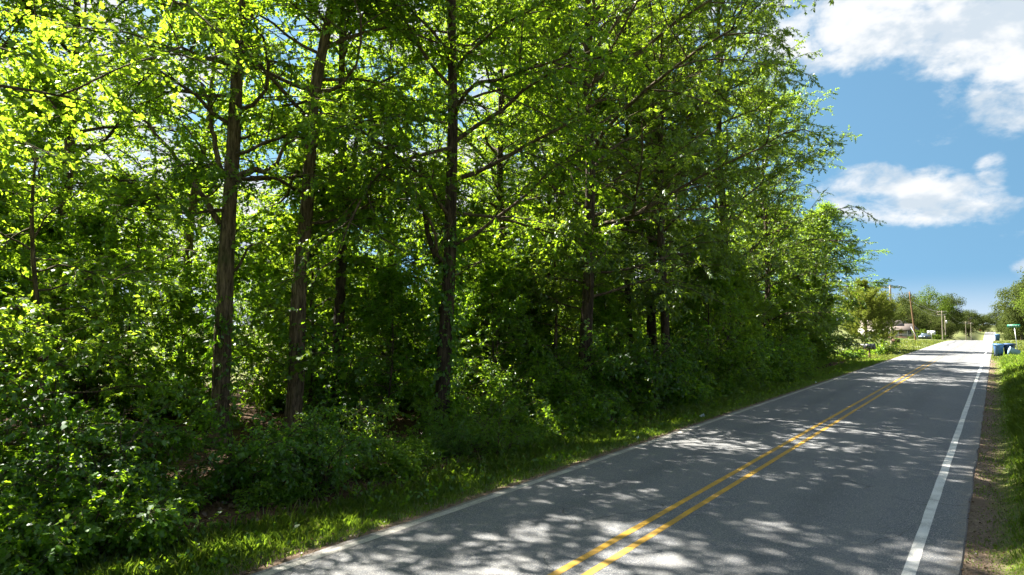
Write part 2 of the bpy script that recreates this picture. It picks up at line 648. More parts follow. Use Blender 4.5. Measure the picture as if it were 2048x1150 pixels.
def build_ground():
    xs = np.concatenate([[-2500, -900, -400, -200, -120, -80, -60], np.arange(-48, -12, 2.0), np.arange(-12, -7.6, .4),
                         [-7.6, -7.5, -7.42, -7.3, -4, -.6, -.47, -.42, -.3, -.1, .05], np.arange(.3, 4, .4), np.arange(4.5, 12, 1.5),
                         [14, 20, 30, 45, 80, 150, 300, 800, 2500]])
    ys = np.concatenate([[-2500, -800, -200, -80, -40, -20], np.arange(-12, 84, 1.0), np.arange(84, 260, 6.0), np.arange(260, 720, 14.0),
                         [760, 900, 1200, 1800, 2800, 4000]])
    Xg, Yg = np.meshgrid(xs, ys)
    Z = gz(Xg, Yg)
    V = np.stack([Xg, Yg, Z], -1).reshape(-1, 3)
    nx, ny = len(xs), len(ys)
    i = np.arange(ny - 1)[:, None] * nx + np.arange(nx - 1)[None, :]
    q = np.stack([i, i + 1, i + nx + 1, i + nx], -1).reshape(-1, 4)
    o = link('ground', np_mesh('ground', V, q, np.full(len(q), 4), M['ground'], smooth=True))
    tag(o, 'earth, turf and wood floor either side of the road', kind='structure')


def strip_mesh(name, x0, x1, y0, y1, z, m, wob=0.0, parent=None, seed=0, thick=0.0):
    ys = np.concatenate([np.arange(y0, min(90, y1), .35), np.arange(max(90, y0), y1 + .1, 4.0)]) if y0 < 90 else np.arange(y0, y1, 4.0)
    r = np.random.default_rng(seed)
    a = x0 + wob * np.interp(ys, ys[::2], r.normal(size=len(ys[::2])))
    b = x1 + wob * np.interp(ys, ys[::2], r.normal(size=len(ys[::2])))
    zz = prof(ys) + z
    V = np.concatenate([np.stack([a, ys, zz], -1), np.stack([b, ys, zz], -1)])
    n = len(ys)
    i = np.arange(n - 1)
    q = np.stack([i, i + n, i + n + 1, i + 1], -1)
    mb = MB()
    mb.add(V, q, np.full(len(q), 4))
    if thick:
        for e, s in ((a, -1), (b, 1)):
            W = np.concatenate([np.stack([e, ys, zz], -1), np.stack([e + s * .06, ys, zz - thick], -1)])
            qq = np.stack([i, i + 1, i + n + 1, i + n], -1)
            mb.add(W, qq if s > 0 else qq[:, ::-1], np.full(len(qq), 4))
    return mb.build(name, m, parent)


build_ground()
road = strip_mesh('road', -7.40, -.46, -60, 690, 0.0, M['asphalt'], .016, seed=3, thick=.09)
tag(road, 'two-lane asphalt road running straight along the wood', kind='structure')
strip_mesh('edge_line', -7.31, -7.17, -60, 690, .004, M['old_paint'], .006, road, 5)
strip_mesh('edge_line', -1.02, -.88, -60, 690, .004, M['white_paint'], .003, road, 6)
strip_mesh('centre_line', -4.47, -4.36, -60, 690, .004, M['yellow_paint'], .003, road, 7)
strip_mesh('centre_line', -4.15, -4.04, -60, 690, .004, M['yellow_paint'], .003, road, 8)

# ------------------------------------------------------------------ trees


def poly_curve(P0, D0, L, k, up, rng, wig=.12, droop=0.0):
    """n curved branches of k points starting at P0 in direction D0; 'up' bends the tip up, droop bends it down"""
    n = len(P0)
    P = np.zeros((n, k, 3))
    P[:, 0] = P0
    d = unit(D0)
    for i in range(1, k):
        d = unit(d + rng.normal(size=(n, 3)) * wig + np.array([0, 0, 1.])[None] * (up - droop * i / k)[:, None])
        P[:, i] = P[:, i - 1] + d * (L / (k - 1))[:, None]
    return P


def on_curve(P, s):
    """point and tangent at parameter s (0..1) for each curve: P (n,k,3), s (n,m)"""
    n, k, _ = P.shape
    f = np.clip(s, 0, .9999) * (k - 1)
    i = f.astype(int)
    w = (f - i)[..., None]
    r = np.arange(n)[:, None]
    A, B = P[r, i], P[r, i + 1]
    return A + (B - A) * w, unit(B - A)


def sprays(mb_leaf, mb_wood, P, T, rng, length, per, size, templ, spread=.9, flat=.55, hang=.25, wood_r=.006, tone_amp=1.0):
    """leafy twigs: at each point P with tangent T grow a twig with 'per' leaves"""
    n = len(P)
    d = unit(T + rng.normal(size=(n, 3)) * np.array([spread, spread, spread * .6]))
    d[:, 2] -= hang * rng.random(n)
    L = length * (.55 + .9 * rng.random(n))
    Q = poly_curve(P, d, L, 3, np.zeros(n), rng, .16, .25)
    Q2 = Q[:, ::2]
    if mb_wood is not None:
        mb_wood.tubes(Q2, np.stack([np.full(n, wood_r), np.full(n, wood_r * .4)], -1), 3)
    s = (np.arange(per)[None] + rng.random((n, per))) / per
    s = .12 + .88 * s
    lp, lt = on_curve(Q, s)
    lp, lt = lp.reshape(-1, 3), lt.reshape(-1, 3)
    m = len(lp)
    side = np.where(rng.random(m) < .5, -1., 1.)[:, None]
    up = unit(np.array([0, 0, 1.]) + rng.normal(size=(m, 3)) * flat)
    lat = np.cross(lt, up) * side
    Y = unit(lt * .6 + lat * (.4 + .8 * rng.random((m, 1))) + rng.normal(size=(m, 3)) * .25 - np.array([0, 0, 1.]) * hang)
    S = size * (.45 + .8 * rng.random(m))
    tone = np.clip(np.repeat(rng.random(n), per) * .6 + rng.random(m) * .4, 0, 1)
    mb_leaf.leaves(lp, Y, up, S, templ, tone)


def trunk_mesh(mb, path, rad, rng, sides=16):
    """tapered trunk with root flare and furrowed, irregular section"""
    k = len(path)
    mb0 = MB()
    mb0.tubes(path, rad, sides)
    V = mb0.V[0].reshape(k, sides, 3)
    c = path[:, None]
    th = np.arange(sides) * 2 * math.pi / sides
    ph = rng.random(4) * 6.28
    z = path[:, 2][:, None]
    f = 1 + .05 * np.sin(3 * th[None] + ph[0] + z * .3) + .035 * np.sin(5 * th[None] + ph[1] - z * .7) + rng.normal(size=(k, sides)) * .028
    f += np.exp(-np.clip(z, 0, None) / .25) * (.22 + .22 * np.sin(4 * th[None] + ph[2]))
    V = c + (V - c) * f[..., None]
    mb.add(V.reshape(-1, 3), mb0.L[0], mb0.C[0])


def grow_tree(seed, H, r0, base, R, leaf='oak_leaf', templ=OVATE, size=.11, n_limb=38, n_sec=8, n_twig=6, per=16, lean=(0, 0), wob=.12,
              bias=(0, 0), low_elev=4, top_elev=58, droop=.10, bark='bark', twig_len=.72, custom=None, vine=None, top_pow=2.0,
              clear=None, hang=.25, name='tree', limb_r=.02, holes=0.0):
    """a whole tree as an Empty with trunk (> limbs) and crown; returns the Empty"""
    rng = np.random.default_rng(seed)
    root = empty(name)
    # trunk
    k = 34
    z = np.concatenate([[-.5], np.linspace(0, 1, k - 1) ** 1.15 * H])
    ph = rng.random(4) * 6.28
    zz = np.clip(z, 0, None)
    px = lean[0] * zz / H + wob * (np.sin(zz * .42 + ph[0]) - math.sin(ph[0])) + wob * .4 * (np.sin(zz * 1.1 + ph[1]) - math.sin(ph[1]))
    py = lean[1] * zz / H + wob * (np.sin(zz * .37 + ph[2]) - math.sin(ph[2])) + wob * .4 * (np.sin(zz * 1.0 + ph[3]) - math.sin(ph[3]))
    path = np.stack([px, py, z], -1)
    rad = r0 * np.clip(1 - zz / (H * 1.02), .02, 1) ** .75
    mt = MB()
    trunk_mesh(mt, path, rad, rng)
    trunk = mt.build('trunk', M[bark], root, smooth=True)
    # limbs
    t = np.sort((np.arange(n_limb) + rng.random(n_limb)) / n_limb)
    h = base + (H * .985 - base) * t ** .92
    az = np.arange(n_limb) * 2.39996 + rng.random(n_limb) * .9 + seed
    Lb = R * np.clip((1 - t ** top_pow) * (.82 + .35 * np.sin(t * 3.1)), .14, 2) * (.68 + .5 * rng.random(n_limb))
    dirh = np.stack([np.cos(az), np.sin(az)], -1)
    Lb *= 1 + dirh @ np.array(bias)
    Lb = np.clip(Lb, .35, None)
    el = np.radians(low_elev + (top_elev - low_elev) * t ** 1.2 + rng.normal(size=n_limb) * 9)
    D0 = np.stack([dirh[:, 0] * np.cos(el), dirh[:, 1] * np.cos(el), np.sin(el)], -1)
    P0 = np.stack([np.interp(h, z, px), np.interp(h, z, py), h], -1)
    limbs = poly_curve(P0, D0, Lb, 8, np.full(n_limb, .05), rng, .19, droop)
    lr = np.minimum(np.interp(h, z, rad) * .55, limb_r + .0085 * Lb)
    wood = MB()
    wood.tubes(limbs, lr[:, None] * np.linspace(1, .22, 8)[None], 6)
    crown = MB()
    # secondary branches
    s = .16 + .84 * (np.arange(n_sec)[None] + rng.random((n_limb, n_sec))) / n_sec
    sp, st = on_curve(limbs, s)
    sp, st = sp.reshape(-1, 3), st.reshape(-1, 3)
    ns = len(sp)
    side = np.tile(np.where(np.arange(n_sec) % 2, 1., -1.), n_limb)[:, None]
    lat = unit(np.cross(st, np.array([0, 0, 1.]))) * side
    ang = np.radians(32 + 34 * rng.random(ns))[:, None]
    D = st * np.cos(ang) + lat * np.sin(ang)
    D[:, 2] += rng.normal(size=ns) * .22
    Ls = np.repeat(Lb, n_sec) * (.16 + .42 * (1.05 - s.ravel())) * (.7 + .6 * rng.random(ns)) + .25
    sec = poly_curve(sp, D, Ls, 5, np.full(ns, .02), rng, .14, droop * 1.6)
    sr = np.clip(np.repeat(lr, n_sec) * .34, .006, .05)
    wood.tubes(sec, sr[:, None] * np.linspace(1, .3, 5)[None], 4)
    # leafy twigs along the secondaries and the limb ends
    s2 = .15 + .85 * ((np.arange(n_twig)[None] + rng.random((ns, n_twig))) / n_twig) ** .75
    tp, tt = on_curve(sec, s2)
    tp, tt = tp.reshape(-1, 3), tt.reshape(-1, 3)
    s3 = .4 + .6 * rng.random((n_limb, n_twig * 3))
    ep, et = on_curve(limbs, s3)
    tp = np.concatenate([tp, ep.reshape(-1, 3)])
    tt = np.concatenate([tt, et.reshape(-1, 3)])
    if holes:
        c = np.sin(tp[:, 0] * 1.3 + seed) * np.sin(tp[:, 1] * 1.2 + seed * 2) * np.sin(tp[:, 2] * 1.1 + seed * 3)
        keep = (c + rng.normal(size=len(c)) * .15) > -holes
        tp, tt = tp[keep], tt[keep]
    sprays(crown, wood, tp, tt, rng, twig_len, per, size, templ, hang=hang)
    if custom:
        for pts, ra, rb, leafy in custom:
            pts = np.array(pts, dtype=float)
            tck = np.linspace(0, len(pts) - 1, 14)
            cur = np.stack([np.interp(tck, np.arange(len(pts)), pts[:, j]) for j in range(3)], -1)
            cur[1:-1] += rng.normal(size=(12, 3)) * .02
            lm = MB()
            lm.tubes(cur, np.linspace(ra, rb, 14), 8)
            lm.build('limb', M[bark], trunk, smooth=True)
            if leafy:
                q, qt = on_curve(cur[None], (.35 + .65 * rng.random((1, leafy))))
                sprays(crown, wood, q[0], qt[0], rng, twig_len * 1.3, per, size, templ)
    if vine:
        z0, z1, nv, spread = vine
        vh = z0 + (z1 - z0) * rng.random(nv) ** .8
        va = rng.random(nv) * 6.28
        rr = np.interp(vh, z, rad) + .03
        vp = np.stack([np.interp(vh, z, px) + np.cos(va) * rr, np.interp(vh, z, py) + np.sin(va) * rr, vh], -1)
        vt = np.stack([np.cos(va), np.sin(va), rng.random(nv) - .6], -1)
        vm = MB()
        sprays(vm, None, vp, vt, rng, spread, 7, size * .95, OVATE, flat=.8, hang=.6)
        o = vm.build('climbing_vine', M['vine_leaf'], root)
        o['kind'] = 'stuff'
    wood_o = wood.build('branches', M['twig'], root)
    wood_o['kind'] = 'stuff'
    cr = crown.build('crown', M[leaf], root)
    cr['kind'] = 'stuff'
    return root


def place(root, x, y, rz=0.0, s=1.0, label=None, group=None, name=None, cat='tree', sz=None):
    root.location = (x, y, float(gz(x, y)) - .02)
    root.rotation_euler = (0, 0, rz)
    root.scale = (s, s, s if sz is None else sz)
    tag(root, label, cat, group)
    if name:
        root.name = name
    return root


CR = np.array([math.cos(YAW), math.sin(YAW), 0])      # the photographer's right
CF = np.array([-math.sin(YAW), math.cos(YAW), 0])     # and forward: used only to turn limbs the way the photograph shows them


def vw(r, z, f=0.0):
    return tuple(CR * r + CF * f + np.array([0, 0, z]))


FRONT = 'trees along the front of the wood'
oak_a = grow_tree(11, 23, .245, 6.4, 5.0, 'bright_leaf', OAK, .13, 40, 8, 6, 16, lean=(.5, .3), wob=.06, bark='bark', droop=.12, clear=None,
                  custom=[([vw(.15, 7.0), vw(.45, 7.45), vw(.75, 7.6), vw(.92, 7.62), vw(1.15, 7.5), vw(1.5, 7.9), vw(1.75, 8.4), vw(2.2, 8.5)], .12, .03, 16),
                          ([vw(-.1, 6.1), vw(-.6, 6.9), vw(-1.2, 7.8), vw(-1.9, 8.6), vw(-2.6, 9.3)], .085, .03, 24),
                          ([vw(-.1, 7.6), vw(-.32, 8.4), vw(-.42, 9.2), vw(-.7, 10.0)], .08, .04, 14),
                          ([vw(.12, 4.6), vw(.5, 5.0), vw(.75, 5.5), vw(1.1, 5.6)], .05, .015, 14)],
                  vine=(.2, 4.2, 160, .35), name='oak_tree', holes=.27)
place(oak_a, -17.26, 10.64, 0, 1, 'stout furrowed trunk with a knobby bent limb, left of the twin trunks', FRONT, 'oak_tree')
oak_b = grow_tree(12, 22, .25, 6.0, 4.6, 'oak_leaf', RHOMB, .118, 42, 8, 7, 31, lean=(1.6, 1.1), wob=.10, bark='bark', vine=(2.0, 3.4, 60, .4), name='oak_tree', holes=.27)
place(oak_b, -16.88, 12.65, 0, 1, 'dark trunk leaning towards the road, the left one of the close pair', FRONT)
oak_c = grow_tree(13, 21, .19, 5.4, 4.2, 'oak_leaf', RHOMB, .113, 42, 8, 7, 33, lean=(-.2, .2), wob=.06, bark='bark_dark',
                  custom=[([vw(.05, 6.2), vw(.25, 7.2), vw(.5, 8.4), vw(.7, 10.0)], .12, .06, 10)], vine=(.2, 2.6, 60, .4), name='oak_tree', holes=.27)
place(oak_c, -17.1, 14.5, 0, 1, 'thin straight trunk that forks high up, right one of the close pair', FRONT)
oak_d = grow_tree(14, 23, .235, 4.4, 5.0, 'oak_leaf', RHOMB, .123, 46, 8, 7, 30, lean=(.3, .3), wob=.06, bias=(.25, -.1), bark='bark_dark',
                  vine=(.6, 6.4, 420, .45), name='oak_tree', holes=.9, custom=[([vw(-.1, 5.2), vw(-.4, 6.0), vw(-.6, 6.9), vw(-.7, 8.4)], .10, .05, 16)])
place(oak_d, -13.9, 15.9, 0, 1, 'thick nearly black trunk wrapped in vines in the middle of the wood', FRONT)
wil_a = grow_tree(21, 24, .25, 3.4, 6.0, 'willow_leaf', NARROW, .162, 62, 9, 8, 25, lean=(.4, 0), wob=.08, bias=(.22, -.05), bark='bark_dark',
                  droop=.10, twig_len=.55, name='willow_oak', low_elev=14, top_elev=66, limb_r=.013, top_pow=7, holes=.6)
place(wil_a, -12.6, 22.3, .3, 1, 'tall narrow-leaved oak with dense drooping sprays behind the black trunk', FRONT)
wil_b = grow_tree(22, 25, .29, 3.8, 6.2, 'willow_leaf', NARROW, .162, 62, 9, 8, 25, lean=(.3, .2), wob=.07, bias=(.2, .1), bark='bark_dark',
                  droop=.09, twig_len=.55, name='willow_oak', low_elev=16, top_elev=66, limb_r=.013, top_pow=7, holes=.6)
place(wil_b, -15.0, 34.4, 1.0, 1, 'straight thick trunk, middle one of three standing close together', FRONT)


bushy = grow_tree(23, 12, .15, 1.0, 4.4, 'willow_leaf', RHOMB, .115, 44, 8, 7, 26, wob=.15, bark='bark_dark', droop=.10, twig_len=.5,
                  name='bushy_tree', low_elev=10, limb_r=.012, top_pow=2.6)
place(bushy, -11.9, 58, .6, 1, 'lower leafy tree near the end of the wood, its crown under the tall edge', FRONT, sz=1)
hazel = grow_tree(24, 11, .12, .8, 3.8, 'bright_leaf', RHOMB, .12, 44, 8, 6, 24, wob=.15, bark='bark_dark', droop=.10, twig_len=.5,
                  name='bushy_tree', low_elev=12, limb_r=.012, top_pow=2.6)
place(hazel, -34.0, 4, .6, 1, 'sunny bushy tree at the back', 'bushy trees at the back of the wood')


def again(src, x, y, rz, s, label, group, cat='tree', sz=None):
    c = copy_tree(src)
    return place(c, x, y, rz, s, label, group, None, cat, sz)


again(wil_a, -12.3, 29.6, 2.4, .86, 'slim trunk nearest the open verge, right one of three standing close together', FRONT, sz=.98)
again(oak_c, -15.9, 33.4, 2.2, .95, 'slender trunk, left one of three standing close together', FRONT)
again(wil_b, -13.0, 40.0, 3.6, .95, 'narrow-leaved oak whose crown edge stands out against the blue sky', FRONT, sz=1.15)
again(wil_a, -12.9, 48.5, 5.0, .85, 'narrow-leaved oak stepping down behind the tall crown edge', FRONT, sz=.80)
again(oak_c, -18.3, 29.0, 4.0, 1.0, 'dark trunk showing only its middle through the leaves beside the three trunks', FRONT)
again(oak_b, -24.5, 9.4, 2.0, .95, 'shaded leaning trunk far over by the brightest leaves', FRONT)
again(oak_d, -16.2, 86.5, 0.3, 1.05, 'last tree at the end of the wood, its crown standing behind the cedar', FRONT, sz=.74)
again(bushy, -14.2, 51.5, 3.1, 1.0, 'full leafy tree filling the wood edge under the stepped crowns', FRONT, sz=1.05)
again(bushy, -14.8, 62.5, 4.1, 1.05, 'full leafy tree set back behind the last trees of the wood', FRONT, sz=1.1)
again(bushy, -14.6, 43.5, 5.1, .8, 'bushy lower tree between the three trunks and the crown edge', FRONT, sz=.75)
for i, y in enumerate(np.arange(-12, 62, 4.6)):
    again(hazel if i % 3 else bushy, -33.5 - 2.5 * math.sin(i * 2.1), y, i * 1.9, .9 + .25 * math.sin(i * 3.7),
          'sunny bushy tree at the back', 'bushy trees at the back of the wood')
again(oak_a, -12.2, 1.2, 2.0, .95, 'oak beyond the picture edge sending long twigs into the bright upper corner', FRONT)

for i, y in enumerate(np.arange(9, 50, 10)):
    again(bushy if i % 3 == 1 else hazel, -24.5 - 2.0 * math.sin(i * 1.7), y, i * 2.3 + 1, .6 + .12 * math.sin(i * 2.9),
          'bushy tree halfway in', 'bushy trees halfway into the wood')
rng = np.random.default_rng(5)
BACK = 'trees deeper in the wood'
pts = [(t.location.x, t.location.y) for t in bpy.data.objects if t.type == 'EMPTY']
srcs = [oak_a, oak_b, oak_c, oak_d, wil_a, wil_b]
n_back = 0
for i, (x, y) in enumerate(((-22, 21.5), (-20.5, 31), (-18, 46), (-18.8, 25.8), (-18.5, 38.5), (-27.5, 15.0), (-26, 8.0))):
    pts.append((x, y))
    again(srcs[(2, 3, 1, 5, 4, 1, 2)[i]], x, y, i * 1.3, (.9, .9, .7, .85, .85, .85, .85)[i], 'trunk deep inside', BACK)
tries = 0
while n_back < 7 and tries < 4000:
    tries += 1
    y = rng.uniform(-22, 64)
    x = rng.uniform(-31, -15)
    if min((x - a) ** 2 + (y - b) ** 2 for a, b in pts) < 9.5:
        continue
    # keep the three sight corridors with the plain trunks open
    pts.append((x, y))
    if y < 16 and x < -20 and rng.random() < .45:
        continue
    s = rng.uniform(.72, 1.0)
    if y > 45:
        s *= .72
    again(srcs[rng.integers(0, 4 if y < 22 else 6)], x, y, rng.random() * 6.28, s,
          'trunk deep inside', BACK)
    n_back += 1

# understorey saplings
sap_a = grow_tree(31, 7.5, .06, 1.2, 2.3, 'bright_leaf', MAPLE, .135, 26, 6, 4, 10, wob=.18, low_elev=12, top_elev=50, droop=.12, bark='bark_dark', twig_len=.42, name='sapling', limb_r=.008)
sap_b = grow_tree(32, 6.0, .05, .8, 2.0, 'shrub_leaf', RHOMB, .105, 26, 6, 4, 21, wob=.15, low_elev=14, top_elev=55, droop=.14, bark='bark_dark', twig_len=.42, name='sapling', limb_r=.008)
sap_c = grow_tree(33, 9.0, .075, 1.8, 2.6, 'bright_leaf', RHOMB, .112, 30, 6, 4, 21, wob=.2, low_elev=10, top_elev=55, droop=.12, bark='bark', twig_len=.45, name='sapling', limb_r=.008)
COUNTED = []
SAP = 'saplings between the trunks'
spl = []
first = {0: True, 1: True, 2: True}
saps = [sap_a, sap_b, sap_c]
tries = 0
while len(spl) < 100 and tries < 6000:
    tries += 1
    y = rng.uniform(-4, 64)
    x = rng.uniform(-27, -11.4)
    if y > 30 and x < -24:
        continue
    if spl and min((x - a) ** 2 + (y - b) ** 2 for a, b in spl) < 1.7:
        continue
    # leave the plain trunks of the front row in sight
    if any(abs((x * math.cos(YAW) + y * math.sin(YAW)) / (-x * math.sin(YAW) + y * math.cos(YAW)) - u) < w and (-x * math.sin(YAW) + y * math.cos(YAW)) < dd
           for u, w, dd in ((-.43, .09, 19), (-.30, .085, 20), (-.10, .06, 20), (.205, .05, 39))):
        continue
    spl.append((x, y))
    k = int(rng.integers(0, 3))
    o = saps[k] if first[k] else copy_tree(saps[k])
    first[k] = False
    lab = {0: 'young tree with lobed leaves', 1: 'low dark-leaved young tree', 2: 'thin tall yellow-green young tree'}[k]
    place(o, x, y, rng.random() * 6.28, rng.uniform(.7, 1.15), lab, SAP, None, 'sapling')
    COUNTED.append((o, lab, 'counting'))


def grow_shrub(seed, H, R, leaf, templ, size, stems=12, per=9, twigs=26, name='shrub'):
    r = np.random.default_rng(seed)
    root = empty(name)
    a = r.random(stems) * 6.28
    P0 = np.stack([np.cos(a) * .15 * r.random(stems), np.sin(a) * .15 * r.random(stems), np.full(stems, -.1)], -1)
    tilt = r.random(stems) * .9
    D = np.stack([np.cos(a) * tilt, np.sin(a) * tilt, np.ones(stems)], -1)
    L = H * (.7 + .5 * r.random(stems))
    st = poly_curve(P0, D, L, 8, np.zeros(stems), r, .14, .12 + .3 * R / H)
    wood = MB()
    wood.tubes(st, (.011 + .005 * H) * np.linspace(1, .25, 8)[None] * np.ones((stems, 1)), 5)
    s = .12 + .88 * r.random((stems, twigs))
    p, t = on_curve(st, s)
    p, t = p.reshape(-1, 3), t.reshape(-1, 3)
    n = len(p)
    out = unit(np.concatenate([p[:, :2], np.zeros((n, 1))], 1) + r.normal(size=(n, 3)) * .4)
    Q = poly_curve(p, t * .4 + out * .9 + r.normal(size=(n, 3)) * .4, R * (.3 + .5 * r.random(n)), 4, np.full(n, .05), r, .15, .3)
    wood.tubes(Q, .006 * np.linspace(1, .4, 4)[None] * np.ones((n, 1)), 3)
    q, qt = on_curve(Q, .2 + .8 * (np.arange(3)[None] + r.random((n, 3))) / 3)
    crown = MB()
    sprays(crown, wood, q.reshape(-1, 3), qt.reshape(-1, 3), r, .26, per, size, templ, flat=.5, hang=.3, wood_r=.003)
    o = wood.build('stems', M['twig'], root)
    o['kind'] = 'stuff'
    o = crown.build('foliage', M[leaf], root)
    o['kind'] = 'stuff'
    return root


sh = [grow_shrub(41, 2.1, .95, 'shrub_leaf', OVATE, .085), grow_shrub(42, 1.5, .9, 'shrub_leaf', OAK, .11, 11, 8),
      grow_shrub(43, 2.6, 1.1, 'vine_leaf', OVATE, .095, 12, 9), grow_shrub(44, 1.1, .75, 'bright_leaf', MAPLE, .10, 9, 7, 22)]
used = [False] * 4
EDGE = 'shrubs along the edge of the wood'
INNER = 'shrubs inside the wood'
n_sh = 0


def put_shrub(k, x, y, s, group):
    o = sh[k] if not used[k] else copy_tree(sh[k])
    used[k] = True
    if group == EDGE:
        lab = ['leafy dark edge shrub', 'low spreading edge shrub', 'tall dense edge shrub', 'small light green edge shrub'][k]
        COUNTED.append((o, lab, 'counting along the verge'))
    else:
        lab = ['dim shrub behind the thicket', 'low shaded inner shrub',
               'tall shaded inner shrub', 'small pale inner shrub'][k]
        COUNTED.append((o, lab, ''))
    place(o, x, y, rng.random() * 6.28, s, lab, group, None, 'shrub')


def edge_x(y):
    """front line of the thicket"""
    return float(np.interp(y, [-5, 4, 8, 12, 16, 22, 30, 36, 50, 60, 70], [-10.3, -10.1, -10.3, -10.4, -10.2, -10.8, -10.5, -10.4, -11.2, -12.2, -14]))


def tall(y):
    """the thicket is low in front of the near trunks, higher further along"""
    return float(np.interp(y, [2, 5, 8, 15, 19, 26], [1.1, .95, .66, .64, .85, 1.1]))


for y in np.arange(-3, 70, .95):
    x = edge_x(y)
    k = int(rng.choice([0, 1, 2, 3], p=[.32, .3, .2, .18]))
    if 6.5 < y < 8.5 or 12.5 < y < 13.5 or 20.5 < y < 22:      # thinner spots where the leaf litter shows
        if rng.random() < .5:
            continue
    put_shrub(k, x - rng.uniform(0, .9), y + rng.uniform(-.3, .3), rng.uniform(.45, 1.15) * tall(y), EDGE)
for y in np.arange(-4, 70, 1.05):
    put_shrub(int(rng.choice([0, 2, 2, 0, 1])), edge_x(y) - rng.uniform(1.4, 3.0), y + rng.uniform(-.4, .4), rng.uniform(.6, 1.3) * tall(y), EDGE)
for i in range(55):
    y = rng.uniform(-4, 62)
    x = edge_x(y) - rng.uniform(3, 16)
    put_shrub(int(rng.integers(0, 4)), x, y, rng.uniform(.8, 1.4), INNER)

# ------------------------------------------------------------------ cedar at the end of the wood


def grow_cedar(seed, H, R, name='cedar_tree'):
    r = np.random.default_rng(seed)
    root = empty(name)
    z = np.linspace(-.3, H, 16)
    path = np.stack([.12 * np.sin(z * .7), .1 * np.cos(z * .5), z], -1)
    mt = MB()
    trunk_mesh(mt, path, .2 * np.clip(1 - z / H, .04, 1) ** .8, r, 10)
    mt.build('trunk', M['bark'], root, smooth=True)
    n = 125
    t = np.sort(r.random(n))
    h = .9 + (H - 1.0) * t
    az = r.random(n) * 6.28
    L = R * np.clip(np.sin(np.clip(.25 + t * .95, 0, 1) * math.pi) ** .6 * 1.0, .12, 1) * (.75 + .4 * r.random(n))
    el = np.radians(12 + 35 * t + r.normal(size=n) * 10)
    D = np.stack([np.cos(az) * np.cos(el), np.sin(az) * np.cos(el), np.sin(el)], -1)
    P0 = np.stack([np.interp(h, z, path[:, 0]), np.interp(h, z, path[:, 1]), h], -1)
    lim = poly_curve(P0, D, L, 6, np.full(n, .07), r, .1)
    wood = MB()
    wood.tubes(lim, .022 * np.linspace(1, .3, 6)[None] * np.ones((n, 1)), 4)
    s = .22 + .78 * r.random((n, 26))
    p, tt = on_curve(lim, s)
    crown = MB()
    sprays(crown, wood, p.reshape(-1, 3), tt.reshape(-1, 3), r, .42, 15, .19, NEEDLE, spread=.6, flat=1.4, hang=-.15)
    wood.build('branches', M['twig'], root)['kind'] = 'stuff'
    crown.build('crown', M['cedar_leaf'], root)['kind'] = 'stuff'
    return root


ced = grow_cedar(51, 7.4, 3.6)
place(ced, -11.2, 79.5, 0, 1, 'sunlit yellowish cedar standing alone past the end of the wood', None, None)
ced2 = copy_tree(ced)
place(ced2, -10.8, 90.0, 2.0, .56, 'darker cedar close behind the yellowish cedar, a pole crossarm above it', None, None, sz=.86)

# ------------------------------------------------------------------ distant trees


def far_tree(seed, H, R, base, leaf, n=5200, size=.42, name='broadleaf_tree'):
    r = np.random.default_rng(seed)
    root = empty(name)
    mt = MB()
    z = np.linspace(-.5, H * .8, 10)
    path = np.stack([.2 * np.sin(z * .4), .2 * np.cos(z * .3), z], -1)
    trunk_mesh(mt, path, .32 * np.clip(1 - z / H, .1, 1), r, 9)
    mt.build('trunk', M['bark'], root, smooth=True)
    # clumps spread over the crown surface, leaves in the clumps
    nc = 75
    u = unit(r.normal(size=(nc, 3)))
    rad = (.45 + .55 * r.random(nc) ** .5)[:, None]
    c = u * rad * np.array([R, R, (H - base) / 2]) * (.9 + .22 * r.random((nc, 1))) + np.array([0, 0, (H + base) / 2])
    wood = MB()
    st = np.stack([np.interp(c[:, 2] * .6, z, path[:, 0]), np.interp(c[:, 2] * .6, z, path[:, 1]), np.minimum(c[:, 2] * .6, H * .78)], -1)
    w = np.linspace(0, 1, 5)[None, :, None]
    P = st[:, None] * (1 - w) + c[:, None] * w
    P[:, 1:4, 2] += .3
    wood.tubes(P, .08 * np.linspace(1, .25, 5)[None] * np.ones((nc, 1)), 4)
    wood.build('branches', M['twig'], root)['kind'] = 'stuff'
    k = r.integers(0, nc, n)
    off = unit(r.normal(size=(n, 3))) * (r.random((n, 1)) ** .45) * np.array([1.5, 1.5, 1.0]) * R / 4.2
    p = c[k] + off
    crown = MB()
    N = unit(unit(off) * .8 + np.array([0, 0, .7]) + r.normal(size=(n, 3)) * .6)
    Y = unit(np.cross(N, r.normal(size=(n, 3))))
    crown.leaves(p, Y, N, size * (.5 + .8 * r.random(n)), OVATE, np.clip(.5 * r.random(nc)[k] + .5 * r.random(n), 0, 1))
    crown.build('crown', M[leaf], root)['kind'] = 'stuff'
    return root


